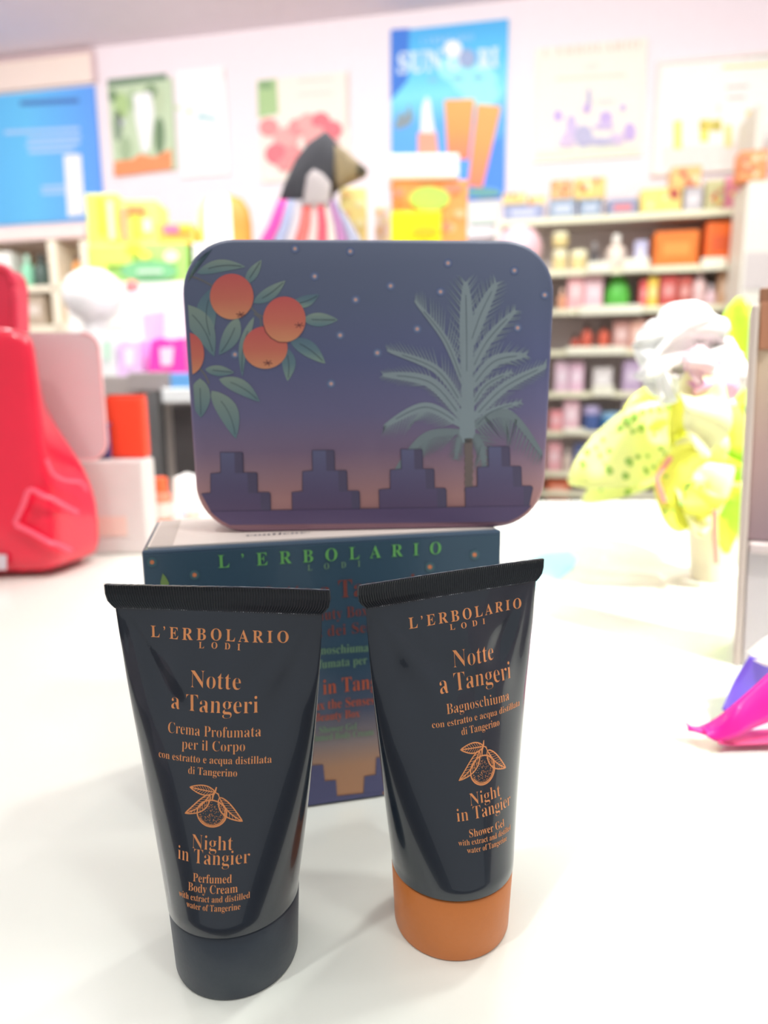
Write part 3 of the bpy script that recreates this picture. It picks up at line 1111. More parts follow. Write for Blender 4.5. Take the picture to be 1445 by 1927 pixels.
pp(t, disc(910, 362, 34, 10, 12), cm('sun_teal', 104, 166, 168), o + .005)
# 6 lavender poster
t, o = poster('lavender_poster', 'cream poster of lavender flowers and small bottles on a green strip', 1008, 1219, 88, 74, 306, 292, cm('poster_cream', 248, 240, 226), frame=None)
plane_text('L’ERBOLARIO', 1022, 107, 1203, 91, 16, lambda a, b: wp(a, b, o + .002), NW, cm('lav_text', 220, 208, 194), t, 1.3)
plane_text('LODI', 1100, 131, 1124, 129, 9, lambda a, b: wp(a, b, o + .002), NW, cm('lav_text2', 206, 202, 200), t, 1.3)
pp(t, rect(1045, 146, 1178, 152), cm('lav_text3', 248, 222, 206), o + .001, 'printed_line')
pp(t, rect(1009, 286, 1200, 298), cm('lav_green', 222, 234, 208), o + .001, 'printed_strip')
for i, (x, y, rx, ry) in enumerate(((1050, 218, 10, 12), (1075, 240, 11, 26), (1098, 256, 18, 22), (1066, 262, 12, 14), (1140, 222, 13, 14), (1136, 238, 22, 7), (1108, 186, 5, 22), (1160, 262, 16, 12), (1185, 248, 12, 18), (1172, 202, 7, 8), (1128, 266, 30, 8), (1066, 270, 18, 7), (1104, 204, 8, 10))):
    pp(t, disc(x, y, rx, ry, 12), cm('lav_ink_%d' % (i % 4), *((198, 176, 226), (206, 190, 226), (186, 184, 214), (214, 196, 224))[i % 4]), o + .002 + i * .0004, 'printed_flower')
pp(t, rect(1122, 190, 1156, 194), cm('lav_grey', 196, 198, 206), o + .003, 'printed_line')
# 7 yellow poster
t, o = poster('yellow_poster', 'pale poster with yellow bottles at the right end of the wall', 1243, 1470, 124, 100, 324, 310, cm('poster_ivory', 252, 248, 242), frame=cm('ivory_frame', 244, 232, 226))
pp(t, rect(1245, 276, 1460, 320, -.05), cm('yel_base', 244, 230, 224), o + .001, 'printed_strip')
for x, y, w_, h_, c in ((1275, 254, 8, 26, (252, 236, 130)), (1325, 246, 8, 20, (252, 232, 110)), (1348, 236, 10, 10, (252, 240, 130)), (1336, 236, 20, 9, (252, 236, 130)), (1370, 256, 7, 20, (250, 226, 150)), (1418, 236, 14, 28, (250, 220, 150)), (1352, 204, 4, 8, (250, 230, 220))):
    pp(t, [(x - w_, y - h_), (x + w_, y - h_ - 2), (x + w_, y + h_), (x - w_, y + h_ + 1)], cm('yel_%d' % x, *c), o + .002, 'printed_bottle')
plane_text('L’ERBOLARIO', 1398, 112, 1560, 102, 12, lambda a, b: wp(a, b, o + .003), NW, cm('yel_text', 216, 212, 200), t, 1.3)
for x0, x1, y, c in ((1366, 1408, 162, (210, 208, 196)), (1368, 1402, 182, (232, 206, 196)), (1360, 1460, 124, (252, 238, 160))):
    pp(t, rect(x0, y, x1, y + 5), cm('yel_line_%d' % y, *c), o + .002, 'printed_line')

# ---- wall shelving with goods -----------------------------------------
SHF = .27          # depth of the shelves
greyback = cm('shelf_grey_panel', 222, 212, 208)
shelfm = cm('shelf_cream_board', 206, 196, 188)
stripm = cm('shelf_price_rail', 248, 246, 214)
su = thing('wall_shelving', 'tall grey wall shelving with cream shelf edges right of the tin', 'shelf unit', (wp(1200, 700, .2).x, wp(1200, 700, .2).y, 0))
UL = (wp(940, 600, SHF) - WO).dot(EU)
UR = (wp(1392, 600, SHF) - WO).dot(EU)
shelf_y = [402, 503, 578, 657, 737, 812, 890, 950]
shelf_z = [wp(1200, y, SHF).z for y in shelf_y]


def wpt(u, off, z):
    return WO + EU * u + NW * off + EZ * z


uc_, uw_ = (UL + UR) / 2, UR - UL
G().box(wpt(uc_, .02, .0), uw_, .025, shelf_z[0], EU, NW).mk('back_panel', greyback, su)
for s_ in (UL - .015, UR + .015):
    G().box(wpt(s_, SHF / 2, 0), .03, SHF, shelf_z[0] + (.02 if s_ < uc_ else .42), EU, NW).mk('side_panel', cm('shelf_side', 236, 232, 218), su)
for z in shelf_z + [.55, .25]:
    sh = G().box(wpt(uc_, SHF / 2 + .01, z - .02), uw_, SHF - .02, .02, EU, NW).mk('shelf_board', shelfm, su)
    G().box(wpt(uc_, SHF + .002, z - .026), uw_, .006, .028, EU, NW).mk('price_rail', stripm, sh)
lab = cm('price_card', 250, 250, 228)
for (x0, y0, x1, y1) in ((1105, 492, 1150, 514), (1172, 486, 1222, 512), (1320, 484, 1366, 508), (1090, 574, 1210, 592), (1256, 572, 1300, 586), (1065, 652, 1178, 668), (1115, 726, 1155, 746), (1060, 806, 1102, 818), (1215, 738, 1245, 756)):
    a_, b_ = wp(x0, (y0 + y1) / 2, SHF + .03), wp(x1, (y0 + y1) / 2, SHF + .03)
    zt, zb = wp((x0 + x1) / 2, y0, SHF + .03).z, wp((x0 + x1) / 2, y1, SHF + .03).z
    c = (a_ + b_) / 2
    c.z = zb
    G().box(c - NW * .012, (b_ - a_).dot(EU), .03, zt - zb, EU, NW, bev=.004).mk('price_card', lab, su)


def goods(kind, name, label, cat, px, col, shelf=None, off=SHF - .03, dep=None, group=None, second=None, k=1.0):
    x0, y0, x1, y1 = px
    ym, xm = (y0 + y1) / 2, (x0 + x1) / 2
    a_, b_ = wp(x0, ym, off), wp(x1, ym, off)
    wd = (b_ - a_).dot(EU)
    zt = wp(xm, y0, off).z
    zb = shelf_z[shelf] if shelf is not None else wp(xm, y1, off).z
    hh = max(zt - zb, .02)
    dep = dep or min(.14, max(.05, wd * .8))
    c = (a_ + b_) / 2
    c = c - NW * (dep / 2)
    c.z = zb
    key = 'goods_%d_%d_%d' % tuple(col)
    m_ = mat(key, rgb(*col, k), .45, var=.06, bscale=30)
    sc2 = second or tuple(min(255, int(v * .6 + 110)) for v in col)
    m2 = mat('goods_%d_%d_%d' % tuple(sc2), rgb(*sc2, k), .45, var=.05)
    t = thing(name, label, cat, c, group)
    if kind == 'carton':
        G().box(c, wd, dep, hh, EU, NW, bev=.004).mk('carton_body', m_, t)
        G().box(c + NW * (dep / 2) + EZ * (hh * .32), wd * .62, .003, hh * .36, EU, NW).mk('front_label', m2, t)
    elif kind == 'pattern':
        G().box(c, wd, dep, hh, EU, NW, bev=.004).mk('carton_body', m_, t)
        rr = random.Random(int(x0 * 7 + y0))
        for i in range(7):
            u, v = (rr.random() - .5) * wd * .75, rr.random() * hh * .7 + hh * .12
            cc = c + NW * (dep / 2 + .001) + EU * u + EZ * v
            r_ = min(wd, hh) * (.08 + .1 * rr.random())
            g = G().lathe(cc, [(r_, 0), (r_ * .9, .003)], 10, NW, EU)
            q = [(226, 120, 70), (250, 226, 120), (206, 90, 80), (250, 236, 190)][rr.randrange(4)]
            g.mk('printed_flower', mat('flower_ink_%d_%d_%d' % q, rgb(*q), .5), t)
    elif kind == 'jar':
        r_ = wd / 2
        G().lathe(c, [(r_ * .9, 0), (r_, .006), (r_, hh * .62), (r_ * .9, hh * .66)], 20, EZ, EU).mk('jar_body', m_, t, smooth=True)
        G().lathe(c + EZ * (hh * .66), [(r_ * 1.02, 0), (r_ * 1.02, hh * .3), (r_ * .95, hh * .34)], 20, EZ, EU).mk('jar_lid', m2, t, smooth=True)
    elif kind == 'bottle':
        r_ = wd / 2
        G().lathe(c, [(r_ * .9, 0), (r_, .006), (r_, hh * .55), (r_ * .75, hh * .66), (r_ * .36, hh * .72), (r_ * .34, hh * .76)], 20, EZ, EU).mk('bottle_body', m_, t, smooth=True)
        G().lathe(c + EZ * (hh * .75), [(r_ * .42, 0), (r_ * .42, hh * .22), (r_ * .3, hh * .25)], 16, EZ, EU).mk('bottle_cap', m2, t, smooth=True)
    elif kind == 'pack':       # soft gift pack, pinched at the top
        G().lathe(c, [(wd * .42, 0), (wd * .5, hh * .06), (wd * .46, hh * .45), (wd * .3, hh * .72), (wd * .1, hh * .8)], 18, EZ, EU, .6).mk('wrapped_pack', m_, t, smooth=True)
        G().lathe(c + EZ * (hh * .78), [(wd * .08, 0), (wd * .14, hh * .1), (wd * .3, hh * .22)], 12, EZ, EU, .4).mk('pinched_top', m2, t, smooth=True)
    return t


Y = (250, 226, 130)
R_ = [
    # goods standing on top of the shelving
    ('pattern', 'gift_box', 'yellow flowered gift box just right of the blue poster foot', 'box', (946, 362, 990, 384), (244, 214, 140), None),
    ('carton', 'gift_box', 'low blue and lilac box under the yellow flowered box by the blue poster', 'box', (948, 384, 1022, 402), (150, 160, 196), 0),
    ('pattern', 'gift_box', 'small yellow box beside the low blue and lilac box', 'box', (992, 368, 1026, 386), (246, 218, 140), None),
    ('carton', 'gift_box', 'blue-grey box with teal corner under the dark red and yellow packs', 'box', (1034, 374, 1084, 402), (150, 168, 190), 0),
    ('carton', 'gift_box', 'blue-grey box with green edge, second under the yellow packs', 'box', (1090, 374, 1132, 402), (140, 160, 184), 0),
    ('pattern', 'gift_box', 'yellow and dark red flowered box above the blue-grey boxes, left one', 'box', (1036, 338, 1076, 374), (232, 182, 120), None),
    ('pattern', 'gift_box', 'yellow flowered box above the blue-grey boxes, right one', 'box', (1080, 334, 1140, 374), (240, 204, 120), None),
    ('carton', 'gift_box', 'slate blue box with a red mark in the middle of the top shelf', 'box', (1144, 374, 1200, 402), (140, 152, 184), 0, (226, 130, 130)),
    ('pattern', 'gift_box', 'large yellow and red flowered box on the top shelf under a smaller one', 'box', (1206, 354, 1282, 402), (248, 222, 120), 0),
    ('pattern', 'gift_box', 'brown and yellow flowered box topmost of the right stack', 'box', (1264, 312, 1320, 352), (238, 190, 120), None),
    ('carton', 'gift_box', 'grey striped box standing beside the large yellow flowered box', 'box', (1288, 352, 1322, 402), (196, 192, 196), 0),
    ('pattern', 'gift_box', 'green and pink flowered box at the right end of the top shelf', 'box', (1328, 338, 1362, 402), (206, 204, 150), 0),
    ('pattern', 'gift_box', 'magenta and dark flowered box next to the white post', 'box', (1364, 332, 1392, 402), (226, 140, 160), 0),
    # second row
    ('jar', 'cream_jar', 'small yellow jar on top of another at the left of the second row', 'jar', (1040, 436, 1070, 462), (246, 226, 160), None),
    ('jar', 'cream_jar', 'small yellow jar under the topmost yellow jar', 'jar', (1040, 470, 1068, 503), (246, 226, 160), 1),
    ('jar', 'cream_jar', 'single small yellow jar right of the two stacked yellow jars', 'jar', (1074, 470, 1106, 503), (246, 226, 160), 1),
    ('bottle', 'bottle', 'black bottle between the yellow jars and the cream pump bottle', 'bottle', (1110, 454, 1128, 503), (84, 80, 82), 1),
    ('bottle', 'bottle', 'cream coloured stout bottle in the second row', 'bottle', (1142, 438, 1180, 503), (248, 230, 214), 1),
    ('carton', 'carton', 'pale lilac carton left of the orange cartons', 'box', (1194, 452, 1218, 503), (198, 196, 226), 1),
    ('carton', 'carton', 'wide orange carton in the second row, left of the two', 'box', (1232, 434, 1314, 503), (255, 132, 40), 1, (255, 160, 70)),
    ('carton', 'carton', 'orange carton in the second row next to the white post', 'box', (1328, 416, 1390, 503), (250, 116, 40), 1, (230, 100, 50)),
    # third row
    ('bottle', 'bottle', 'small orange bottle at the left of the third row', 'bottle', (1050, 542, 1066, 578), (244, 178, 140), 2),
    ('carton', 'carton', 'pink carton in the third row, left of the two pink ones', 'box', (1068, 514, 1098, 578), (252, 188, 190), 2, (255, 220, 220)),
    ('carton', 'carton', 'paler pink carton in the third row beside the green pack', 'box', (1100, 514, 1134, 578), (252, 206, 214), 2, (255, 226, 232)),
    ('pack', 'gift_pack', 'bright green gift pack with dark neck in the third row', 'gift pack', (1140, 500, 1190, 578), (96, 200, 76), 2, (60, 90, 60)),
    ('carton', 'carton', 'narrow red carton right of the green pack', 'box', (1204, 526, 1218, 578), (232, 92, 92), 2),
    ('carton', 'carton', 'narrow yellow carton among the red ones in the third row', 'box', (1219, 520, 1238, 578), (252, 212, 84), 2),
    ('carton', 'carton', 'brick red carton right of the yellow carton', 'box', (1242, 516, 1274, 578), (206, 84, 76), 2),
    ('carton', 'carton', 'dull red carton second right of the yellow carton', 'box', (1276, 520, 1302, 578), (196, 92, 80), 2),
    ('bottle', 'bottle', 'white and pink pump bottle in the third row', 'bottle', (1304, 502, 1332, 578), (240, 206, 204), 2),
    ('bottle', 'bottle', 'pale pink squat bottle near the right end of the third row', 'bottle', (1330, 534, 1350, 578), (244, 214, 220), 2),
    ('carton', 'carton', 'tan carton at the right end of the third row', 'box', (1352, 508, 1386, 578), (226, 184, 146), 2),
    # fourth row
    ('bottle', 'bottle', 'small dark red bottle, leftmost in the fourth row', 'bottle', (1074, 628, 1092, 657), (190, 84, 66), 3, (90, 66, 62)),
    ('bottle', 'bottle', 'dark red bottle, second in the fourth row', 'bottle', (1094, 606, 1116, 657), (214, 100, 78), 3, (90, 66, 62)),
    ('bottle', 'bottle', 'dark red bottle, third in the fourth row', 'bottle', (1126, 606, 1148, 657), (222, 104, 78), 3, (90, 66, 62)),
    ('carton', 'carton', 'rosy brown carton in the fourth row right of the red bottles', 'box', (1154, 602, 1184, 657), (212, 160, 150), 3),
    ('carton', 'carton', 'peach carton in the fourth row beside the white blooms', 'box', (1186, 602, 1214, 657), (236, 184, 164), 3),
    ('carton', 'carton', 'terracotta carton high behind the white blooms', 'box', (1222, 598, 1290, 657), (222, 152, 126), 3),
    ('carton', 'carton', 'dusty orange carton right behind the white blooms', 'box', (1310, 592, 1350, 657), (226, 160, 132), 3),
    # fifth row
    ('carton', 'carton', 'light pink carton, first in the fifth row', 'box', (1044, 680, 1070, 737), (238, 206, 222), 4),
    ('carton', 'carton', 'light pink carton, second in the fifth row', 'box', (1072, 680, 1098, 737), (240, 200, 220), 4),
    ('carton', 'carton', 'off-white carton between pink and lilac ones in the fifth row', 'box', (1116, 692, 1152, 737), (226, 220, 218), 4),
    ('carton', 'carton', 'lilac carton in the fifth row left of the white blooms', 'box', (1172, 678, 1208, 737), (196, 172, 204), 4),
    # sixth row
    ('carton', 'carton', 'coral pink carton, first in the sixth row', 'box', (1034, 772, 1058, 812), (244, 160, 166), 5),
    ('carton', 'carton', 'pale rose carton, second in the sixth row', 'box', (1060, 750, 1090, 812), (238, 196, 206), 5),
    ('jar', 'cream_jar', 'dark blue jar with lilac top in the sixth row', 'jar', (1098, 764, 1130, 812), (84, 110, 170), 5, (190, 180, 220)),
    ('jar', 'cream_jar', 'bright blue jar next to the dark blue jar', 'jar', (1132, 776, 1168, 812), (70, 150, 206), 5),
    ('carton', 'carton', 'pale grey carton above the spotted leaf in the sixth row', 'box', (1172, 746, 1204, 812), (222, 212, 212), 5),
    # seventh row
    ('carton', 'carton', 'pink carton, first in the seventh row', 'box', (1030, 832, 1056, 890), (240, 178, 184), 6),
    ('bottle', 'bottle', 'beige bottle beside the pink carton in the seventh row', 'bottle', (1058, 846, 1078, 890), (222, 206, 190), 6),
    ('carton', 'carton', 'navy carton half behind the leaf in the seventh row', 'box', (1080, 834, 1104, 890), (96, 110, 156), 6),
    ('carton', 'carton', 'low orange-red carton on the bottom visible shelf', 'box', (1028, 900, 1072, 950), (230, 120, 80), 7),
    ('carton', 'carton', 'grey carton on the bottom visible shelf under the leaf', 'box', (1168, 906, 1215, 950), (150, 152, 150), 7, (222, 170, 120)),
]
for it in R_:
    goods(it[0], it[1], it[2], it[3], it[4], it[5], it[6], second=it[7] if len(it) > 7 else None, group='goods on the wall shelving')

# white post and grey panel at the right end
P_ = wp(1425, 500, .5)
bs = Vector((P_.x, P_.y, 0))
t = thing('display_column', 'cream white column at the right end of the wall shelving', 'column', bs)
wd = (wp(1480, 600, .5) - wp(1386, 600, .5)).dot(EU)
bs = (wp(1480, 600, .5) + wp(1388, 600, .5)) / 2 - NW * .1
bs.z = 0
zt = wp(1425, 340, .5).z
G().box(bs, wd, .2, zt, EU, NW, bev=.004).mk('column_body', cm('column_cream', 238, 236, 222), t)
zb = wp(1425, 545, .5).z
G().box(bs + NW * .1 + EZ * zb, wd * .88, .01, wp(1425, 474, .5).z - zb, EU, NW).mk('grey_panel', cm('column_grey', 214, 206, 202), t)
goods('pattern', 'flower_bunch', 'orange and green flowered pack on top of the white column', 'gift pack', (1392, 282, 1445, 340), (240, 150, 90), None, off=.48)

# ---- left shelving ------------------------------------------------------
LO = .75
cab = thing('cream_cabinet', 'cream cabinet with small bottles behind the red bag, under the light blue panel', 'cabinet', (wp(70, 600, LO).x, wp(70, 600, LO).y, 0))


def lbox(name, x0, y0, x1, y1, off, dep, m_, parent, z0=None, bev=.003):
    xm, ym = (x0 + x1) / 2, (y0 + y1) / 2
    a_, b_ = wp(x0, ym, off), wp(x1, ym, off)
    zt = wp(xm, y0, off).z
    zb = wp(xm, y1, off).z if z0 is None else z0
    c = (a_ + b_) / 2 - NW * (dep / 2)
    c.z = zb
    return G().box(c, (b_ - a_).dot(EU), dep, zt - zb, EU, NW, bev=bev).mk(name, m_, parent)


creamc = cm('cabinet_cream', 250, 240, 216)
lbox('cabinet_back', -40, 428, 160, 700, LO - .4, .03, cm('cabinet_beige', 232, 214, 200), cab, 0)
lbox('cabinet_top', -40, 428, 160, 452, LO, .4, cm('cabinet_pinkish', 236, 212, 206), cab)
for x in (-38, 96, 156):
    lbox('upright', x, 452, x + 16, 640, LO, .38, creamc, cab, 0)
for y in (538, 612):
    lbox('shelf_board', -40, y, 160, y + 12, LO, .38, creamc, cab)
lbox('base_front', -40, 624, 170, 720, LO, .38, cm('cabinet_front', 238, 230, 206), cab, 0)
cabz = [wp(60, 538, LO).z, wp(60, 612, LO).z]
for kd, nm, lb, ct, px, c_, zi, sec in (
        ('bottle', 'bottle', 'pale green bottle on the cream cabinet', 'bottle', (36, 478, 56, 538), (150, 222, 184), 0, (190, 230, 206)),
        ('bottle', 'bottle', 'dark green-black bottle on the cream cabinet', 'bottle', (60, 476, 84, 538), (80, 100, 92), 0, (70, 80, 78)),
        ('bottle', 'bottle', 'orange bottle with dark cap on the cream cabinet', 'bottle', (132, 478, 148, 524), (250, 170, 90), None, (90, 60, 50)),
        ('bottle', 'bottle', 'small orange bottle on the lower cabinet shelf', 'bottle', (120, 572, 132, 602), (250, 180, 100), None, (100, 80, 60)),
        ('carton', 'carton', 'taupe low box on the lower cabinet shelf', 'box', (36, 556, 84, 610), (190, 172, 150), 1, None),
        ('carton', 'carton', 'white box on the upper cabinet shelf by the wall', 'box', (-14, 474, 22, 536), (240, 240, 232), 0, None)):
    t = goods(kd, nm, lb, ct, px, c_, None, off=LO - .02, second=sec, group='bottles in the cream cabinet')
    if zi is None:
        # stands on its own small riser
        pass

# ---- display desk behind the counter ------------------------------------
DY = 1.75
dz = hity(300, 706, DY).z
dk0 = dz - .0015
dk = thing('display_desk', 'grey topped white display desk left behind the tin', 'desk', (-.9, DY + .45, 0))
xl, xr = hity(60, 706, DY).x, hity(470, 706, DY).x
G().box(((xl + xr) / 2, DY + .45, dk0 - .05), xr - xl, .9, .05, bev=.004).mk('desk_top', cm('desk_grey', 176, 166, 162), dk)
G().box(((xl + xr) / 2, DY + .5, 0), xr - xl - .1, .78, dk0 - .05).mk('desk_body', cm('desk_white', 232, 226, 216), dk)


def yb(name, px, y, dep, m_, parent, z0=None, bev=.004):
    x0, y0, x1, y1 = px
    a_, b_ = hity(x0, (y0 + y1) / 2, y), hity(x1, (y0 + y1) / 2, y)
    zt = hity((x0 + x1) / 2, y0, y).z
    zb = hity((x0 + x1) / 2, y1, y).z if z0 is None else z0
    return G().box(((a_.x + b_.x) / 2, y + dep / 2, zb), b_.x - a_.x, dep, zt - zb, bev=bev).mk(name, m_, parent)


def ybase(px, y, z0=None):
    x0, y0, x1, y1 = px
    p = hity((x0 + x1) / 2, y1, y)
    if z0 is not None: p.z = z0
    return p


blackm = cm('desk_black', 70, 66, 66)
yb('black_recess', (325, 762, 372, 898), DY - .03, .10, blackm, dk)
yb('dark_leg', (276, 736, 302, 900), DY - .05, .05, cm('desk_dark_grey', 104, 104, 104), dk, 0)
yb('grey_bracket', (240, 700, 316, 736), DY - .05, .05, cm('desk_mid_grey', 168, 158, 156), dk)
t = thing('desk_card', 'small white and blue card on the desk edge beside the tin', 'card', ybase((305, 712, 360, 758), DY - .08))
yb('card_board', (304, 730, 362, 758), DY - .09, .03, cm('card_white', 246, 250, 252), t)
yb('card_stripe', (320, 702, 362, 732), DY - .085, .02, cm('card_blue', 110, 180, 244), t)

# green display carton with yellow goods over it, on a white riser
px = (165, 458, 352, 532)
gy = DY + .35
t = thing('white_riser', 'overexposed white riser on the desk carrying the green sign box', 'riser', ybase((150, 532, 352, 700), gy + .02, dz))
yb('riser_body', (128, 530, 356, 700), gy + .02, .24, cm('riser_white', 252, 250, 244), t, dz)
rz = ORG[t].z
rtop = hity(240, 530, gy + .02).z
t = thing('sign_box', 'lime green sign box with a dark green oval badge', 'sign', ybase(px, gy, rtop))
yb('box_body', px, gy + .03, .2, cm('sign_lime', 176, 226, 122), t, rtop)
yb('yellow_patch', (168, 462, 250, 500), gy + .02, .01, cm('sign_yellowgreen', 214, 244, 110), t)
for (x, y, rx, ry, c, m_off) in ((280, 510, 54, 20, (124, 192, 136), 0), (252, 468, 16, 10, (250, 236, 70), .001), (272, 480, 12, 8, (250, 230, 90), .002), (322, 482, 14, 12, (244, 250, 200), .001), (188, 505, 14, 12, (240, 250, 110), .001)):
    g = G().prism([hity(x + rx * math.cos(i * math.pi / 10), y + ry * math.sin(i * math.pi / 10), gy + .018 - m_off) for i in range(20)], (0, -.001, 0))
    g.mk('printed_badge', mat('badge_%d_%d_%d' % c, rgb(*c), .5), t)
g = G().prism([hity(x, y, gy + .012) for x, y in rect(258, 508, 306, 515, -.02)], (0, -.001, 0))
g.mk('printed_line', cm('badge_text', 206, 230, 206), t)
ztop = hity(240, 458, gy + .03).z
YI = [
    ('lemon_pack', 'tall lemon yellow striped pack on the green sign box', (163, 364, 222, 458), (252, 244, 110), [(184, 370, 194, 440, (255, 255, 70)), (203, 378, 214, 450, (255, 252, 200))]),
    ('flowered_pack', 'yellow pack with orange flowers next to the lemon pack', (224, 376, 296, 458), (250, 226, 130), [(226, 390, 240, 452, (250, 180, 130)), (240, 388, 272, 402, (244, 150, 90)), (248, 406, 262, 446, (252, 236, 80)), (270, 412, 284, 436, (255, 250, 210))]),
    ('pink_pack', 'low pink and yellow pack in the middle of the yellow goods', (298, 420, 362, 458), (252, 190, 90), [(308, 424, 336, 438, (255, 120, 170)), (338, 426, 356, 436, (252, 200, 60))])]
for nm, lb, px, c, pat in YI:
    t = thing(nm, lb, 'gift pack', ybase(px, gy, ztop))
    yb('pack_body', px, gy + .05, .12, mat('pk_%d_%d_%d' % c, rgb(*c), .5), t, ztop)
    for i, (x0, y0, x1, y1, cc) in enumerate(pat):
        yb('printed_patch', (x0, y0, x1, y1), gy + .044 - i * .001, .004, mat('pk_%d_%d_%d' % cc, rgb(*cc), .5), t, bev=0)
# round striped hat box
c0 = hity(425, 458, gy + .12)
c0.z = ztop
r_ = (hity(477, 420, gy + .12).x - hity(376, 420, gy + .12).x) / 2
zt = hity(425, 368, gy + .12).z
# bracket for the box reaches beyond the sign box, so the riser top continues
g = G().box((c0.x, gy + .14, dz), r_ * 1.9, .22, ztop - dz)
g.mk('riser_extension', cm('riser_white', 252, 250, 244), None)
ro = bpy.data.objects['riser_extension']
ro.name = 'white_riser'
tag(ro, 'white block behind the tin left corner, under the orange and white round box', 'riser')
t = thing('round_box', 'domed round box with orange, white and pink panels left above the tin', 'gift box', c0)
n = 24
for k, c in enumerate([(252, 150, 60), (255, 252, 248), (255, 236, 140), (252, 130, 170), (250, 160, 90), (252, 170, 60)]):
    g = G()
    a0 = -math.pi / 3 * k - .15
    vs, fs = [], []
    prof = [(1, 0), (1, .45), (.93, .72), (.7, .92), (.3, 1.0), (.05, 1.01)]
    for q, h in prof:
        for i in range(7):
            a = a0 - math.pi / 3 * i / 6
            vs.append(c0 + Vector((r_ * q * math.cos(a), r_ * q * .6 * math.sin(a), (zt - ztop) * h)))
    fs = [(j * 7 + i, j * 7 + i + 1, (j + 1) * 7 + i + 1, (j + 1) * 7 + i) for j in range(5) for i in range(6)]
    mk('box_panel', vs, fs, mat('rb_%d' % k, rgb(*c), .5), t, smooth=True)

# white round thing, pink bags and ribbons on the desk
c0 = hity(180, 600, DY + .2)
r_ = (hity(232, 560, DY + .2).x - hity(124, 560, DY + .2).x) / 2
c0.z = dz
t = thing('white_vase', 'big white globe vase on the desk above the pink panel', 'vase', c0)
zt = hity(180, 508, DY + .2).z - dz
zb_ = hity(180, 604, DY + .2).z - dz
prof = [(r_ * .45, 0), (r_ * .4, zb_ * .9), (r_ * .75, zb_ + (zt - zb_) * .12), (r_, zb_ + (zt - zb_) * .45), (r_ * .85, zb_ + (zt - zb_) * .8), (r_ * .4, zt)]
prof = spline(prof, 4)
G().lathe(c0, prof, 32).mk('vase_body', cm('vase_white', 252, 252, 250, rough=.3), t, smooth=True)


def bag(name, label, px, y, c, c2, dep=.08):
    t = thing(name, label, 'gift bag', ybase(px, y, dz))
    x0, y0, x1, y1 = px
    w2 = (x1 - x0)
    top = [(x0 + w2 * .08, y0 + 6), (x0 + w2 * .3, y0), (x0 + w2 * .6, y0 + 4), (x0 + w2 * .92, y0)]
    base = [(x1, y1), (x0, y1)]
    out = [hity(a, b, y) for a, b in top + base]
    for p in out[-2:]: p.z = dz
    G().prism(out, (0, dep, 0)).mk('bag_body', mat('bag_%d_%d_%d' % c, rgb(*c), .35), t)
    g = G().prism([hity(a, b, y - .003) for a, b in [(x0 + w2 * .3, y0 + (y1 - y0) * .3), (x0 + w2 * .66, y0 + (y1 - y0) * .26), (x0 + w2 * .62, y0 + (y1 - y0) * .8), (x0 + w2 * .34, y0 + (y1 - y0) * .82)]], (0, .002, 0))
    g.mk('bag_print', mat('bag_%d_%d_%d' % c2, rgb(*c2), .4), t)
    return t


bag('gift_bag', 'tall white and pale lilac gift bag on the desk left of the tin', (232, 545, 350, 700), DY + .12, (254, 240, 252), (250, 190, 252))
bag('gift_bag', 'small white bag with a green foot between the vase and the lilac bag', (186, 624, 217, 690), DY + .03, (246, 252, 248), (200, 240, 214))
bag('gift_bag', 'small white and violet bag in front of the tall lilac bag', (220, 640, 268, 700), DY + .04, (240, 206, 250), (252, 248, 252))
bag('gift_bag', 'magenta bag with a white stripe beside the tin', (278, 636, 352, 700), DY + .02, (250, 70, 190), (254, 226, 248))
t = thing('red_pot', 'small red pot beside the magenta bag', 'pot', ybase((238, 518, 262, 545), DY + .1, 0))
c0 = hity(249, 545, DY + .18)
bpy.data.objects.remove(t)
c0.z = hity(249, 548, DY + .13).z
t = thing('red_ornament', 'small red ball ornament on top of the tall lilac bag', 'ornament', c0)
r_ = .018
G().lathe(c0, spline([(.003, 0), (r_ * .8, r_ * .3), (r_, r_), (r_ * .75, r_ * 1.7), (.003, r_ * 2)], 3), 16).mk('ball', cm('orn_red', 252, 130, 130), t, smooth=True)
c0 = hity(150, 622, DY + .03)
c0.z = dz
t = thing('lilac_bowl', 'low lilac and cream bowl at the foot of the white vase', 'bowl', c0)
G().lathe(c0, [(.02, 0), (.035, .012), (.05, .04), (.047, .042), (.03, .016)], 24).mk('bowl_body', cm('bowl_lilac', 196, 180, 222), t, smooth=True)
g = G()
for i in range(7):
    a = i * .9
    g.lathe(c0 + Vector((  .024 * math.cos(a), .02 * math.sin(a), .024)), [(.004, 0), (.02, .012), (.016, .032), (.003, .04)], 10)
o_ = g.mk('bowl_filling', cm('bowl_cream', 252, 228, 216), t, smooth=True)

# ---- plinth, carton stack and peaked bag behind the tin ------------------
QY = 1.45
pz = hity(700, 470, QY).z
t = thing('display_plinth', 'pale plinth behind the tin carrying the bag and the orange carton', 'plinth', (hity(700, 470, QY).x, QY + .2, 0))
xl, xr = hity(500, 470, QY).x, hity(905, 470, QY).x
G().box(((xl + xr) / 2, QY + .16, 0), xr - xl, .32, pz, bev=.004).mk('plinth_body', cm('plinth_white', 236, 230, 224), t)
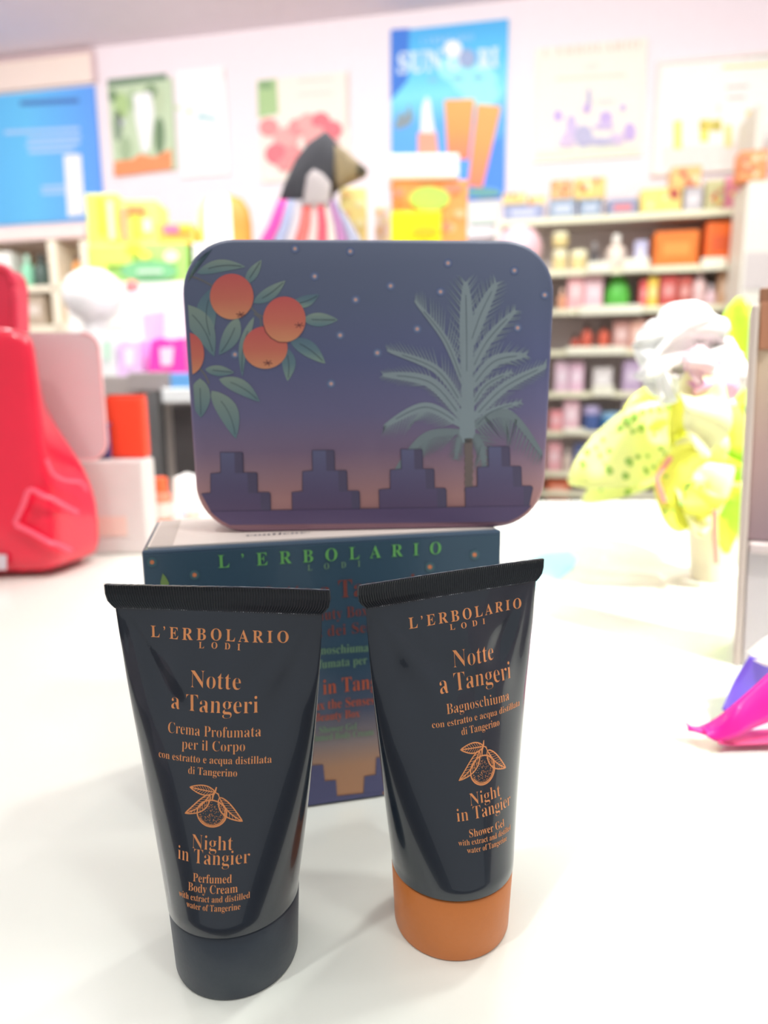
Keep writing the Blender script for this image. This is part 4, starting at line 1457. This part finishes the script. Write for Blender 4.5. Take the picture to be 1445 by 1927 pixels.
# orange patterned carton with white lid box and yellow box
t = thing('orange_carton', 'orange flowered carton with a lime oval label, behind the yellow box', 'gift box', ybase((740, 338, 882, 470), QY + .10, pz))
yb('carton_body', (738, 338, 880, 470), QY + .10, .12, cm('oc_orange', 252, 168, 96), t, pz)
rr = random.Random(5)
for i in range(14):
    x, y = 748 + rr.random() * 124, 344 + rr.random() * 90
    q = [(248, 140, 70), (255, 200, 150), (250, 150, 120)][i % 3]
    g = G().prism([hity(x + 11 * math.cos(k * math.pi / 5), y + 9 * math.sin(k * math.pi / 5), QY + .099) for k in range(10)], (0, -.001 - .0002 * i, 0))
    g.mk('printed_flower', mat('ocf_%d' % (i % 3), rgb(*q), .5), t)
g = G().prism([hity(x, y, QY + .094) for x, y in disc(808, 374, 38, 22, 28)], (0, -.002, 0))
g.mk('oval_label', cm('oc_lime', 190, 232, 104), t)
zt = hity(810, 338, QY + .10).z
t = thing('white_carton', 'blank white carton lying on top of the orange carton', 'box', ybase((732, 288, 866, 326), QY + .09, zt))
yb('carton_body', (732, 288, 864, 334), QY + .09, .11, cm('wc_white', 254, 252, 250), t, zt)
zz = ORG[t].z
t = thing('yellow_box', 'bright yellow box in front of the orange carton', 'box', ybase((735, 396, 832, 470), QY + .02, pz))
yb('box_body', (735, 396, 830, 470), QY + .02, .07, cm('yb_yellow', 255, 236, 0), t, pz)
g = G().prism([hity(x, y, QY + .018) for x, y in disc(800, 436, 24, 9, 16)], (0, -.001, 0))
g.mk('printed_mark', cm('yb_orange', 255, 206, 30), t)

# peaked fabric bag: black hood with a gold flap on a striped body
FBY = QY + .12
fb = thing('fabric_bag', 'black peaked fabric bag with a gold patterned flap and striped pink, blue and red skirt', 'bag', ybase((490, 380, 690, 470), FBY, pz))


def cloth(name, outline, y, dep, m_, sub=None, bulge=.03):
    """soft cushion-like solid from a traced outline with real depth"""
    pts = [hity(a, b, y) for a, b in outline]
    c = sum(pts, Vector()) / len(pts)
    g = G()
    n = len(pts)
    vs = []
    lay = [(.0, 1.0), (-.5, .93), (-.85, .7), (-1.0, .35)]
    for d_, k_ in lay:
        vs += [c + (p - c) * k_ + Vector((0, d_ * bulge, 0)) for p in pts]
    fr = len(vs)
    vs.append(c + Vector((0, -bulge * 1.05, 0)))
    fs = [(j * n + i, j * n + (i + 1) % n, (j + 1) * n + (i + 1) % n, (j + 1) * n + i) for j in range(3) for i in range(n)]
    fs += [(3 * n + i, 3 * n + (i + 1) % n, fr) for i in range(n)]
    b0 = len(vs)
    vs += [c + (p - c) * .9 + Vector((0, dep, 0)) for p in pts]
    fs += [((i + 1) % n, i, b0 + i, b0 + (i + 1) % n) for i in range(n)]
    fs.append(tuple(b0 + i for i in range(n)))
    return mk(name, vs, fs, m_, fb if sub is None else sub, smooth=True)


cloth('hood', [(522, 385), (535, 345), (556, 300), (580, 270), (604, 254), (614, 246), (624, 256), (640, 276), (655, 300), (650, 330), (626, 352), (624, 390)], FBY, .08, cm('bag_black', 66, 66, 72, rough=.8))
cloth('gold_flap', [(630, 272), (650, 282), (668, 298), (692, 320), (672, 330), (650, 340), (632, 350), (626, 310)], FBY - .02, .05, mat('bag_gold_pattern', rgb(150, 132, 98), .6, var=.5, bscale=55), bulge=.012)
cloth('flap_tip', [(672, 306), (690, 319), (672, 328)], FBY - .028, .03, cm('bag_tip', 74, 70, 56), bulge=.006)
cloth('white_bib', [(578, 330), (590, 318), (606, 326), (622, 344), (620, 384), (568, 386)], FBY - .03, .04, cm('bag_bib', 190, 180, 180), bulge=.006)
cols = [(255, 84, 180), (176, 184, 216), (214, 206, 212), (255, 118, 112), (226, 206, 202), (252, 92, 112), (226, 214, 206), (186, 130, 180), (176, 180, 206)]
xt = [524, 541, 556, 572, 587, 596, 608, 617, 626, 632]
xb = [480, 506, 530, 550, 574, 596, 616, 636, 660, 690]
for i, c in enumerate(cols):
    q = [(xt[i], 376), (xt[i + 1], 376), ((xt[i + 1] + xb[i + 1]) / 2 + 3, 425), (xb[i + 1], 470), (xb[i], 470), ((xt[i] + xb[i]) / 2 + 3, 425)]
    cloth('skirt_stripe', q, FBY - .02, .07, mat('skirt_%d' % i, rgb(*c), .7), bulge=.008)

# golden goods between bag and white carton, standing on the plinth
for i, (nm, lb, px, c) in enumerate((
        ('gift_pack', 'pale gold pack between the striped bag and the yellow box', (640, 352, 690, 470), (248, 232, 150)),
        ('gift_pack', 'thin cream pack left of the yellow box', (706, 384, 732, 470), (250, 240, 226)))):
    t = thing(nm, lb, 'gift pack', ybase(px, QY + .26, pz))
    yb('pack_body', px, QY + .24, .05, mat('gp_%d' % i, rgb(*c), .5), t, pz)
    x0, y0, x1, y1 = px
    for k in range(4):
        x, y = x0 + (x1 - x0) * (.25 + .5 * (k % 2)), y0 + 14 + k * 18
        g = G().prism([hity(a, b, QY + .239) for a, b in disc(x, y, (x1 - x0) * .18, 7, 10)], (0, -.001, 0))
        g.mk('printed_flower', cm('gpf_%d' % (k % 2), *((240, 200, 130), (252, 246, 190))[k % 2]), t)
# pale goods over the right shoulder of the tin
for nm, lb, px, c, k in (
        ('carton', 'pale mint carton right of the orange carton, under the blue poster', (884, 382, 938, 422), (214, 226, 216), None),
        ('carton', 'white carton lying at the foot of the pale mint carton', (872, 426, 936, 446), (246, 240, 246), None)):
    t = goods('carton', nm, lb, 'box', px, c, None, off=SHF - .05)
c0 = hit(975, 465, WO + NW * .55, NW)
t = thing('pink_globe', 'pale pink ball peeping over the right corner of the tin', 'ornament', c0)
r_ = (wp(1020, 460, .55) - wp(930, 460, .55)).length / 2
zc = wp(975, 424, .55).z - r_
pr = [(max(.002, r_ * math.sin(math.pi * i / 12)), zc - c0.z + -r_ * math.cos(math.pi * i / 12)) for i in range(13)]
G().lathe(c0, pr, 28).mk('ball', cm('globe_pink', 252, 206, 212, rough=.3), t, smooth=True)
bs = wp(975, 465, .55)
G().box(Vector((bs.x, bs.y, 0)), .22, .2, zc - r_ * .98, EU, NW).mk('pedestal', cm('plinth_white', 236, 230, 224), t)

# ================================================================== things on the counter
# beige box with pink acrylic sheet, orange box and navy sleeve on it
BXY = .677
q = hitz(285, 1040, TZ)
ql = hitz(140, 1040, TZ)
zt = hity(240, 866, BXY).z
t = thing('beige_carton', 'blank pinkish beige carton on the counter right of the red bag', 'box', ((q.x + ql.x) / 2, BXY + .06, TZ))
xl, xr = ql.x - .03, q.x
G().box(((xl + xr) / 2, BXY + .018, TZ), xr - xl, .036, zt - TZ, bev=.003).mk('carton_body', cm('beige_card', 214, 204, 200), t)
g = G().box((xr - .035, BXY - .0006, TZ + .02), .03, .001, .02)
g.mk('faint_label', cm('beige_label', 228, 196, 184), t)
t = thing('orange_box', 'plain orange-red box standing on the beige carton', 'box', ybase((200, 745, 272, 866), BXY + .018, zt))
yb('box_body', (200, 744, 271, 866), BXY + .018, .017, cm('red_orange', 255, 70, 36, .95, rough=.45), t, zt)
G().box((hity(235, 744, BXY + .018).x, BXY + .0265, hity(235, 744, BXY + .018).z), .034, .015, .0008).mk('box_lid', cm('red_orange_lid', 250, 84, 46), t)
t = thing('navy_sleeve', 'small navy sleeve wedged between the pink sheet and the orange box', 'sleeve', ybase((160, 800, 206, 866), BXY + .009, zt))
yb('sleeve_body', (150, 800, 206, 866), BXY + .009, .006, cm('navy_card', 78, 66, 118), t, zt)
yb('sleeve_edge', (150, 796, 206, 801), BXY + .009, .006, cm('navy_card_edge', 100, 90, 140), t)
# pink translucent sheet with round corners
t = thing('pink_sheet', 'translucent pink panel with rounded corners behind the red bag', 'panel', ybase((62, 626, 200, 862), BXY + .002, zt))
x0, y0, x1, y1, r_ = 40, 626, 201, 864, 34
out = []
for cx, cy, a0 in ((x1 - r_, y0 + r_, -90), (x1 - r_, y1 - r_, 0)):
    for i in range(9):
        a = math.radians(a0 + 90 * i / 8)
        out.append((cx + r_ * math.cos(a) - (14 if cy < 700 else 0), cy + r_ * math.sin(a)))
out += [(x0, y1), (x0, y0)]
pts = [hity(a, b, BXY + .003) for a, b in out]
zmin = min(p.z for p in pts)
for p in pts: p.z += (zt - zmin) * max(0, (1 - (p.z - zmin) / .03))
G().prism(pts, (0, .003, 0)).mk('sheet', mat('pink_acrylic', rgb(226, 204, 206), .3, coat=.3, var=.02, trans=.12), t)
g = G().tube([p + Vector((0, .0, 0)) for p in pts[:-1]], .0014, 6)
g.mk('sheet_rim', cm('pink_rim', 248, 196, 196), t, smooth=True)

# red glossy bag
RB = hitz(60, 1090, TZ)
redm = mat('red_glossy_film', rgb(236, 20, 58), .28, coat=.5, var=.04, bump=.0)
redm2 = mat('red_matt_back', rgb(232, 52, 84), .4, coat=.2)
rb = thing('red_bag', 'crumpled glossy red shopping bag at the left edge of the counter', 'bag', (RB.x - .08, RB.y + .06, TZ))
y0 = hitz(100, 1090, TZ).y
secs = []    # right silhouette from the photograph: (height pixel row, x front-right, x back-right)
rows = [(1088, 106, 196), (1040, 100, 194), (960, 92, 190), (900, 84, 168), (850, 78, 135), (800, 72, 104), (760, 68, 84), (700, 64, 72), (650, 60, 66), (606, 50, 58)]
vs, fs = [], []
NS = 28
H_ = [None] * len(rows)
for j, (py, xf, xb_) in enumerate(rows):
    z = TZ if j == 0 else hity(100, py, y0 + .02).z
    yf = y0 + .012 * j / 9 + .0
    fr = hity(xf, py, yf)
    dback = .08 * (1 - .45 * j / 9)
    bk = hity(xb_, py, yf + .06)
    xL = -.52
    loop = []
    for i in range(10): loop.append(Vector((xL + (fr.x - xL) * i / 9, yf, z)))
    for i in range(1, 7): loop.append(Vector((fr.x + (bk.x - fr.x) * i / 6, yf + .06 * i / 6, z)))
    for i in range(1, 5): loop.append(Vector((bk.x - .012 * i, yf + .06 + (dback - .05) * i / 4, z)))
    for i in range(1, 9): loop.append(Vector((bk.x - .048 + (xL - bk.x + .048) * i / 8, yf + .06 + dback - .05, z)))
    for k, p in enumerate(loop):
        a = .004 * min(1, j / 2)
        nn = noise.noise(Vector((p.x * 22, p.z * 16, p.y * 14 + 3)))
        n2 = abs(noise.noise(Vector((p.x * 30 + p.z * 30, p.z * 22 - p.x * 14, 5))))
        p += Vector((nn * a * .4, (nn + n2) * a, 0))
    NSL = len(loop)
    vs += loop
for j in range(len(rows) - 1):
    for i in range(NSL):
        k = (i + 1) % NSL
        fs.append((j * NSL + i, j * NSL + k, (j + 1) * NSL + k, (j + 1) * NSL + i))
fs.append(tuple(range(NSL - 1, -1, -1)))
fs.append(tuple((len(rows) - 1) * NSL + i for i in range(NSL)))
o_ = mk('bag_film', vs, fs, redm, rb, smooth=True)
sm = o_.modifiers.new('sub', 'SUBSURF')
sm.levels = sm.render_levels = 1
hm = cm('red_handle', 250, 92, 118, rough=.35)


def bagline(pts, name='handle', r=.0022):
    P = []
    for x, y in spline(pts, 5):
        p = hity(x, y, y0 - .0035)
        P.append(p)
    for p in P:
        # follow the slanting side of the bag to the right of its front edge
        ex = hity(95, 960, y0).x
        if p.x > ex:
            p.y += (p.x - ex) * 1.05
            k = (p.y - CAM.y) / (y0 - CAM.y)
            p.x = CAM.x + (p.x - CAM.x) * k * 1.0
            p.z = CAM.z + (p.z - CAM.z) * k
    G().tube(P, r, 6).mk(name, hm, rb, smooth=True)


bagline([(28, 985), (44, 950), (56, 922), (80, 932), (112, 950), (142, 966)])
bagline([(30, 988), (60, 1002), (96, 1022), (130, 1038)])
bagline([(84, 866), (96, 892), (120, 905), (146, 908), (160, 924)], r=.0016)
g = G().prism([hity(x, y, y0 - .002) for x, y in ((-20, 1042), (13, 1044), (13, 1072), (-20, 1072))], (0, -.001, 0))
g.mk('white_tag', cm('tag_grey', 222, 206, 214), rb)
# red padded back behind the bag
bx = hitz(20, 1000, TZ).y
t = thing('red_screen', 'matt red rounded upright screen rising behind the red bag at the left edge', 'panel', ybase((-40, 505, 26, 720), y0 + .14, TZ))
pts = [(-120, 1010), (-120, 500), (-10, 500), (10, 506), (20, 518), (25, 540), (28, 640), (34, 720), (50, 1010)]
P = [hity(a, b, y0 + .14) for a, b in pts]
P[0].z = TZ
P[-1].z = TZ
G().prism(P, (0, .03, 0)).mk('panel_body', redm2, t)
G().tube(spline([tuple(p + Vector((0, .0, 0))) for p in P[2:-1]], 3), .004, 8).mk('panel_piping', redm2, t, smooth=True)

# small things at the far edge of the counter, left of the tin
OY = hitz(305, 982, TZ).y
t = thing('small_bottle', 'small orange and white bottle between the beige carton and the tin', 'bottle', Vector((hitz(305, 982, TZ).x, OY, TZ)))
r_ = (hity(324, 940, OY).x - hity(286, 940, OY).x) / 2
hh = hity(305, 900, OY).z - TZ
G().lathe((hitz(305, 982, TZ).x, OY, TZ), [(r_ * .9, 0), (r_, .004), (r_, hh * .62), (r_ * .5, hh * .74)], 24).mk('bottle_body', cm('small_orange_body', 252, 130, 100), t, smooth=True)
G().lathe((hitz(305, 982, TZ).x, OY, TZ + hh * .12), [(r_ * 1.02, 0), (r_ * 1.02, hh * .34)], 24).mk('bottle_label', cm('small_bottle_label', 252, 200, 190), t, smooth=True)
G().lathe((hitz(305, 982, TZ).x, OY, TZ + hh * .7), [(r_ * .75, 0), (r_ * .75, hh * .3), (r_ * .6, hh * .32)], 24).mk('bottle_cap', cm('small_orange_cap', 255, 98, 50), t, smooth=True)
t = thing('white_pack', 'white paper pack with a blue and coral mark by the left edge of the tin', 'pack', Vector((hitz(360, 980, TZ).x, OY + .02, TZ)))
p = [hity(a, b, OY + .01) for a, b in ((326, 900), (352, 908), (420, 930), (420, 980), (326, 980))]
p[-1].z = p[-2].z = TZ
G().prism(p, (0, .06, 0)).mk('pack_body', cm('white_pack_paper', 250, 248, 244), t)
for (x0_, y0_, x1_, y1_, c) in ((336, 948, 352, 972, (206, 220, 236)), (350, 964, 376, 974, (250, 206, 190))):
    yb('printed_mark', (x0_, y0_, x1_, y1_), OY + .008, .002, mat('wp_%d' % x0_, rgb(*c), .5), t, bev=0)

# cyan slip of paper
a_ = [hitz(x, y, TZ + .0004) for x, y in ((972, 1064), (1020, 1044), (1072, 1038), (1086, 1052), (1078, 1070), (1040, 1098), (1000, 1112), (968, 1118))]
g = G().prism(a_, (0, 0, .0008))
tag(g.mk('paper_slip', cm('cyan_paper', 176, 244, 252), None), 'pale cyan slip of paper lying on the counter behind the right tube', 'paper')

# ---- potted plant ---------------------------------------------------------
pc = hitz(1338, 1090, TZ)
pl = thing('potted_plant', 'yellow-green spotted potted plant at the far right of the counter', 'plant', pc)
pc = Vector((pc.x, pc.y, TZ))
ph = hity(1338, 985, pc.y).z - TZ
pr_ = (hity(1388, 1040, pc.y).x - hity(1292, 1040, pc.y).x) / 2
G().lathe(pc, [(pr_ * .72, 0), (pr_ * .76, .003), (pr_ * .98, ph * .86), (pr_ * 1.06, ph * .88), (pr_ * 1.06, ph), (pr_ * .92, ph), (pr_ * .88, ph * .8)], 36).mk('flower_pot', cm('pot_cream', 250, 236, 206, rough=.3), pl, smooth=True)
limem = mat('plant_lime_leaf', rgb(246, 253, 160), .45, var=.15, bscale=28)
limed = mat('plant_yellow_leaf', rgb(248, 250, 96), .45, var=.15, bscale=20)
limeg = mat('plant_green_leaf', rgb(196, 240, 60), .45, var=.2, bscale=24)
spotm = cm('plant_dark_spot', 150, 190, 84)


def blade(p0, p1, p2, wd, m_, name='leaf', curl=.15, pw=.75, spots=0, seed=0, face=None):
    """leaf from p0 through p1 to p2 (world points), arched, with thickness by cross curl"""
    pts = [Vector(p) for p in spline([tuple(p0), tuple(p1), tuple(p2)], 9)]
    n = len(pts)
    vs, fs = [], []
    NC = 7
    rr = random.Random(seed)
    surf = []
    for i, p in enumerate(pts):
        t_ = (pts[min(i + 1, n - 1)] - pts[max(i - 1, 0)]).normalized()
        side = t_.cross(face if face else Vector((0, -1, .35))).normalized()
        up = side.cross(t_).normalized()
        q = i / (n - 1)
        w_ = wd * (math.sin(math.pi * (q * .93 + .05)) ** pw)
        row = []
        for k in range(NC):
            c = k / (NC - 1) * 2 - 1
            v = p + side * (c * w_ / 2) + up * (-curl * w_ * (1 - abs(c)) + .004 * math.sin(q * 14 + c * 2))
            row.append(v)
        surf.append((row, up))
        vs += row
    fs = [(j * NC + i, j * NC + i + 1, (j + 1) * NC + i + 1, (j + 1) * NC + i) for j in range(n - 1) for i in range(NC - 1)]
    o = mk(name, vs, fs, m_, pl, smooth=True)
    s = o.modifiers.new('thick', 'SOLIDIFY')
    s.thickness = .0012
    s.offset = 0
    if spots:
        g = G()
        for _ in range(spots):
            j = rr.randrange(3, n - 3)
            k = rr.randrange(1, NC - 1)
            row, up = surf[j]
            c = row[k]
            nrm = (surf[j + 1][0][k] - c).cross(row[k + 1] - c).normalized()
            if nrm.y > 0: nrm = -nrm
            e1 = (row[k + 1] - c).normalized()
            g.lathe(c + nrm * .0008 + e1 * (.006 * (rr.random() - .5)), [(.0014 + .0022 * rr.random(), 0), (.001, .0006)], 8, nrm, e1)
        so = g.mk('leaf_spots', spotm, pl)
        so['kind'] = 'stuff'
    return o


def H(x, y, d=0.0):
    return hity(x, y, pc.y + d)


blade(H(1318, 775), H(1205, 835, .01), H(1070, 908, .02), .064, limem, spots=60, seed=1, curl=.1, pw=1.05)
blade(H(1320, 790, .03), H(1230, 862, .04), H(1096, 944, .05), .045, limem, spots=34, seed=2, curl=.1, pw=1.0)
blade(H(1335, 770, .02), H(1260, 752, .02), H(1168, 800, .02), .04, limed, spots=16, seed=3, curl=.1)
blade(H(1345, 980), H(1360, 800, .01), H(1395, 560, .02), .05, limeg, spots=8, seed=4)
blade(H(1345, 960, -.02), H(1330, 800, -.03), H(1300, 650, -.02), .06, limed, seed=5)
blade(H(1340, 960, -.03), H(1310, 900, -.05), H(1275, 1000, -.05), .06, limed, spots=14, seed=6)
blade(H(1350, 960, -.02), H(1380, 850, -.03), H(1410, 760, -.02), .06, limeg, seed=7)
blade(H(1345, 960, .0), H(1370, 900, -.04), H(1368, 1040, -.04), .04, limeg, seed=8)
blade(H(1340, 930, -.02), H(1325, 860, -.04), H(1320, 1010, -.05), .05, mat('plant_cream_leaf', rgb(250, 252, 190), .45, var=.1), seed=9)
blade(H(1350, 900, .03), H(1400, 700, .04), H(1408, 600, .04), .035, limeg, seed=11)
g = G()
for x2, y2, b in ((1300, 760, 0), (1340, 720, 2), (1370, 780, -2)):
    g.tube([H(1340, 1010), H(1340 + b, 900), H(x2, y2)], .0028, 6)
g.mk('stem', cm('plant_stem', 214, 226, 110), pl, smooth=True)
# pink-red thin stems
for a in (((1250, 945), (1235, 900), (1262, 860)), ((1345, 960), (1346, 1020), (1348, 1060))):
    G().tube([H(x, y, -.06) for x, y in a], .0022, 6).mk('pink_stem', cm('plant_pink', 244, 160, 140), pl, smooth=True)
# white bloom cluster with pink throat
wm = cm('petal_white', 254, 252, 248, rough=.5)
pk = cm('petal_pink', 252, 190, 220)


def petal(p0, p1, wd, m_, seed):
    mid = (p0 + p1) / 2 + Vector((0, -.012, .006))
    return blade(p0, mid, p1, wd, m_, 'petal', curl=.06, seed=seed, face=Vector((0, -1, .1)))


cen = H(1275, 690, -.05)
for i, (x, y, w_) in enumerate(((1222, 632, .07), (1262, 600, .07), (1212, 700, .065), (1318, 630, .06), (1250, 748, .05))):
    petal(cen + Vector((0, .004 * i, 0)), H(x, y, -.055 + .004 * i), w_, wm, 20 + i)
petal(H(1300, 680, -.055), H(1352, 780, -.06), .034, pk, 40)
petal(H(1290, 670, -.06), H(1316, 720, -.07), .02, cm('petal_pale_pink', 252, 216, 222), 41)
petal(H(1330, 690, -.04), H(1366, 640, -.05), .03, wm, 42)
petal(H(1330, 660, -.05), H(1378, 760, -.06), .03, wm, 43)
petal(H(1300, 700, -.06), H(1330, 860, -.07), .035, mat('plant_cream_leaf', rgb(250, 252, 190), .45), 44)

# small cyan clip next to the pot
c0 = hitz(1386, 1090, TZ)
zt_ = hity(1386, 992, c0.y).z
t = thing('cyan_marker', 'small cyan stick standing against the tan display at right', 'stick', Vector((c0.x, c0.y - .01, TZ)))
G().box((c0.x, c0.y - .01, TZ), .006, .006, zt_ - TZ, bev=.001).mk('stick_body', cm('cyan_stick', 120, 232, 250), t)

# ---- tan display stand at the right edge ----------------------------------
e0 = hitz(1380, 1252, TZ)
SYd = e0.y
zt_ = hity(1410, 566, SYd).z
zm = hity(1400, 1020, SYd).z
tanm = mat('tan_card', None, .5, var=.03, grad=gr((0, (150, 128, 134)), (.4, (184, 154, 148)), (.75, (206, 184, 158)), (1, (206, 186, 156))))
sx = Vector((math.cos(.47), -math.sin(.47), 0))
sy_ = Vector((math.sin(.47), math.cos(.47), 0))


ezl = Vector((-.04, 0, 1)).normalized()       # the stand leans slightly to the left


def sb(u, v, z, wd, dp, hh, bev=.001):
    """box on the stand: u, v = centre along and behind its front, from the front left corner"""
    return G().box(Vector((e0.x, SYd, TZ)) + ezl * (z - TZ) + sx * u + sy_ * v, wd, dp, hh, sx, sy_, ezl, bev=bev)


t = thing('display_stand', 'tan board stand with a grey lower box at the right edge of the counter', 'display stand', Vector((e0.x, SYd, TZ)) + sx * .06 + sy_ * .03)
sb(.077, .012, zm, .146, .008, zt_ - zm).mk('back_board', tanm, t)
sb(.002, .022, TZ, .004, .044, zt_ - TZ - .002).mk('edge_strip', cm('stand_edge', 206, 190, 178), t)
sb(.077, .012, zt_ - .0005, .146, .010, .008).mk('top_rail', cm('stand_brown', 150, 104, 76), t)
sb(.0085, .0075, zt_ - .026, .007, .002, .026, .0005).mk('brown_corner', cm('stand_brown2', 176, 122, 92), t)
sb(.077, .023, TZ, .145, .040, zm - TZ - .001).mk('lower_box', cm('stand_grey', 214, 206, 204), t)
sb(.077, .0035, zm - .006, .143, .006, .006).mk('box_lip', cm('stand_lip', 220, 204, 200), t)
for i in range(2):
    sb(.030 + i * .002, .0077, zm + .055 + i * .03, .005, .0006, .018, 0).mk('faint_mark', cm('stand_mark', 176, 154, 142), t)

# ---- ribbons at the right edge --------------------------------------------
def sheet(name, rows, m_, parent=None, thick=.0006):
    """ruled cloth strip between two point rows"""
    A_ = spline([tuple(p) for p in rows[0]], 6)
    B_ = spline([tuple(p) for p in rows[1]], 6)
    n = len(A_)
    vs = []
    K_ = 6
    for a, b in zip(A_, B_):
        for k in range(K_ + 1):
            q = k / K_
            v = Vector(a) * (1 - q) + Vector(b) * q
            vs.append(v + Vector((0, -.0012 * math.sin(math.pi * q), .0015 * math.sin(math.pi * q))))
    fs = [(j * (K_ + 1) + i, j * (K_ + 1) + i + 1, (j + 1) * (K_ + 1) + i + 1, (j + 1) * (K_ + 1) + i) for j in range(n - 1) for i in range(K_)]
    o = mk(name, vs, fs, m_, parent, smooth=True)
    s = o.modifiers.new('thick', 'SOLIDIFY')
    s.thickness = thick
    return o


RY = hitz(1345, 1392, TZ).y


def rh(x, y, d=0):
    p = hity(x, y, RY + d)
    p.z = max(p.z, TZ + .0012)
    return p


mg = thing('magenta_ribbon', 'magenta satin ribbon with a forked end at the right edge of the counter', 'ribbon', Vector((rh(1400, 1380).x, RY, TZ)))
sheet('ribbon_band', [[rh(1312, 1368), rh(1345, 1352, -.004), rh(1380, 1325, -.006), rh(1420, 1290, -.004), rh(1480, 1235)], [rh(1330, 1384, -.01), rh(1352, 1396, -.012), rh(1390, 1385, -.014), rh(1425, 1368, -.012), rh(1490, 1345, -.01)]], mat('magenta_satin', rgb(255, 24, 160), .35, coat=.2), mg)
sheet('ribbon_tail', [[rh(1288, 1358), rh(1302, 1366), rh(1322, 1366)], [rh(1294, 1376, -.005), rh(1308, 1378, -.006), rh(1330, 1384, -.008)]], mat('magenta_satin', rgb(255, 24, 160), .35), mg)
sheet('ribbon_underside', [[rh(1345, 1392, -.008), rh(1390, 1376, .004), rh(1480, 1370, .004)], [rh(1352, 1400, -.014), rh(1390, 1402, -.012), rh(1480, 1396, -.012)]], mat('magenta_satin_dull', rgb(226, 70, 130), .5), mg)
pu = thing('violet_ribbon', 'violet ribbon loop between the white tissue and the magenta ribbon', 'ribbon', Vector((rh(1400, 1330, .03).x, RY + .03, TZ)))
sheet('ribbon_band', [[rh(1410, 1234, .02), rh(1382, 1280, .02), rh(1358, 1335, .014)], [rh(1500, 1262, .03), rh(1440, 1330, .026), rh(1372, 1400, .014)]], mat('violet_satin', rgb(126, 104, 232), .4, coat=.2), pu)
wt = thing('white_tissue', 'white tissue paper in front of the grey box at the right edge', 'tissue', Vector((rh(1440, 1240, .03).x, RY + .03, TZ)))
sheet('tissue_sheet', [[rh(1402, 1228, .032), rh(1440, 1198, .03), rh(1500, 1170, .03)], [rh(1416, 1240, .02), rh(1450, 1256, .018), rh(1510, 1262, .018)]], cm('tissue_white', 252, 248, 244), wt)
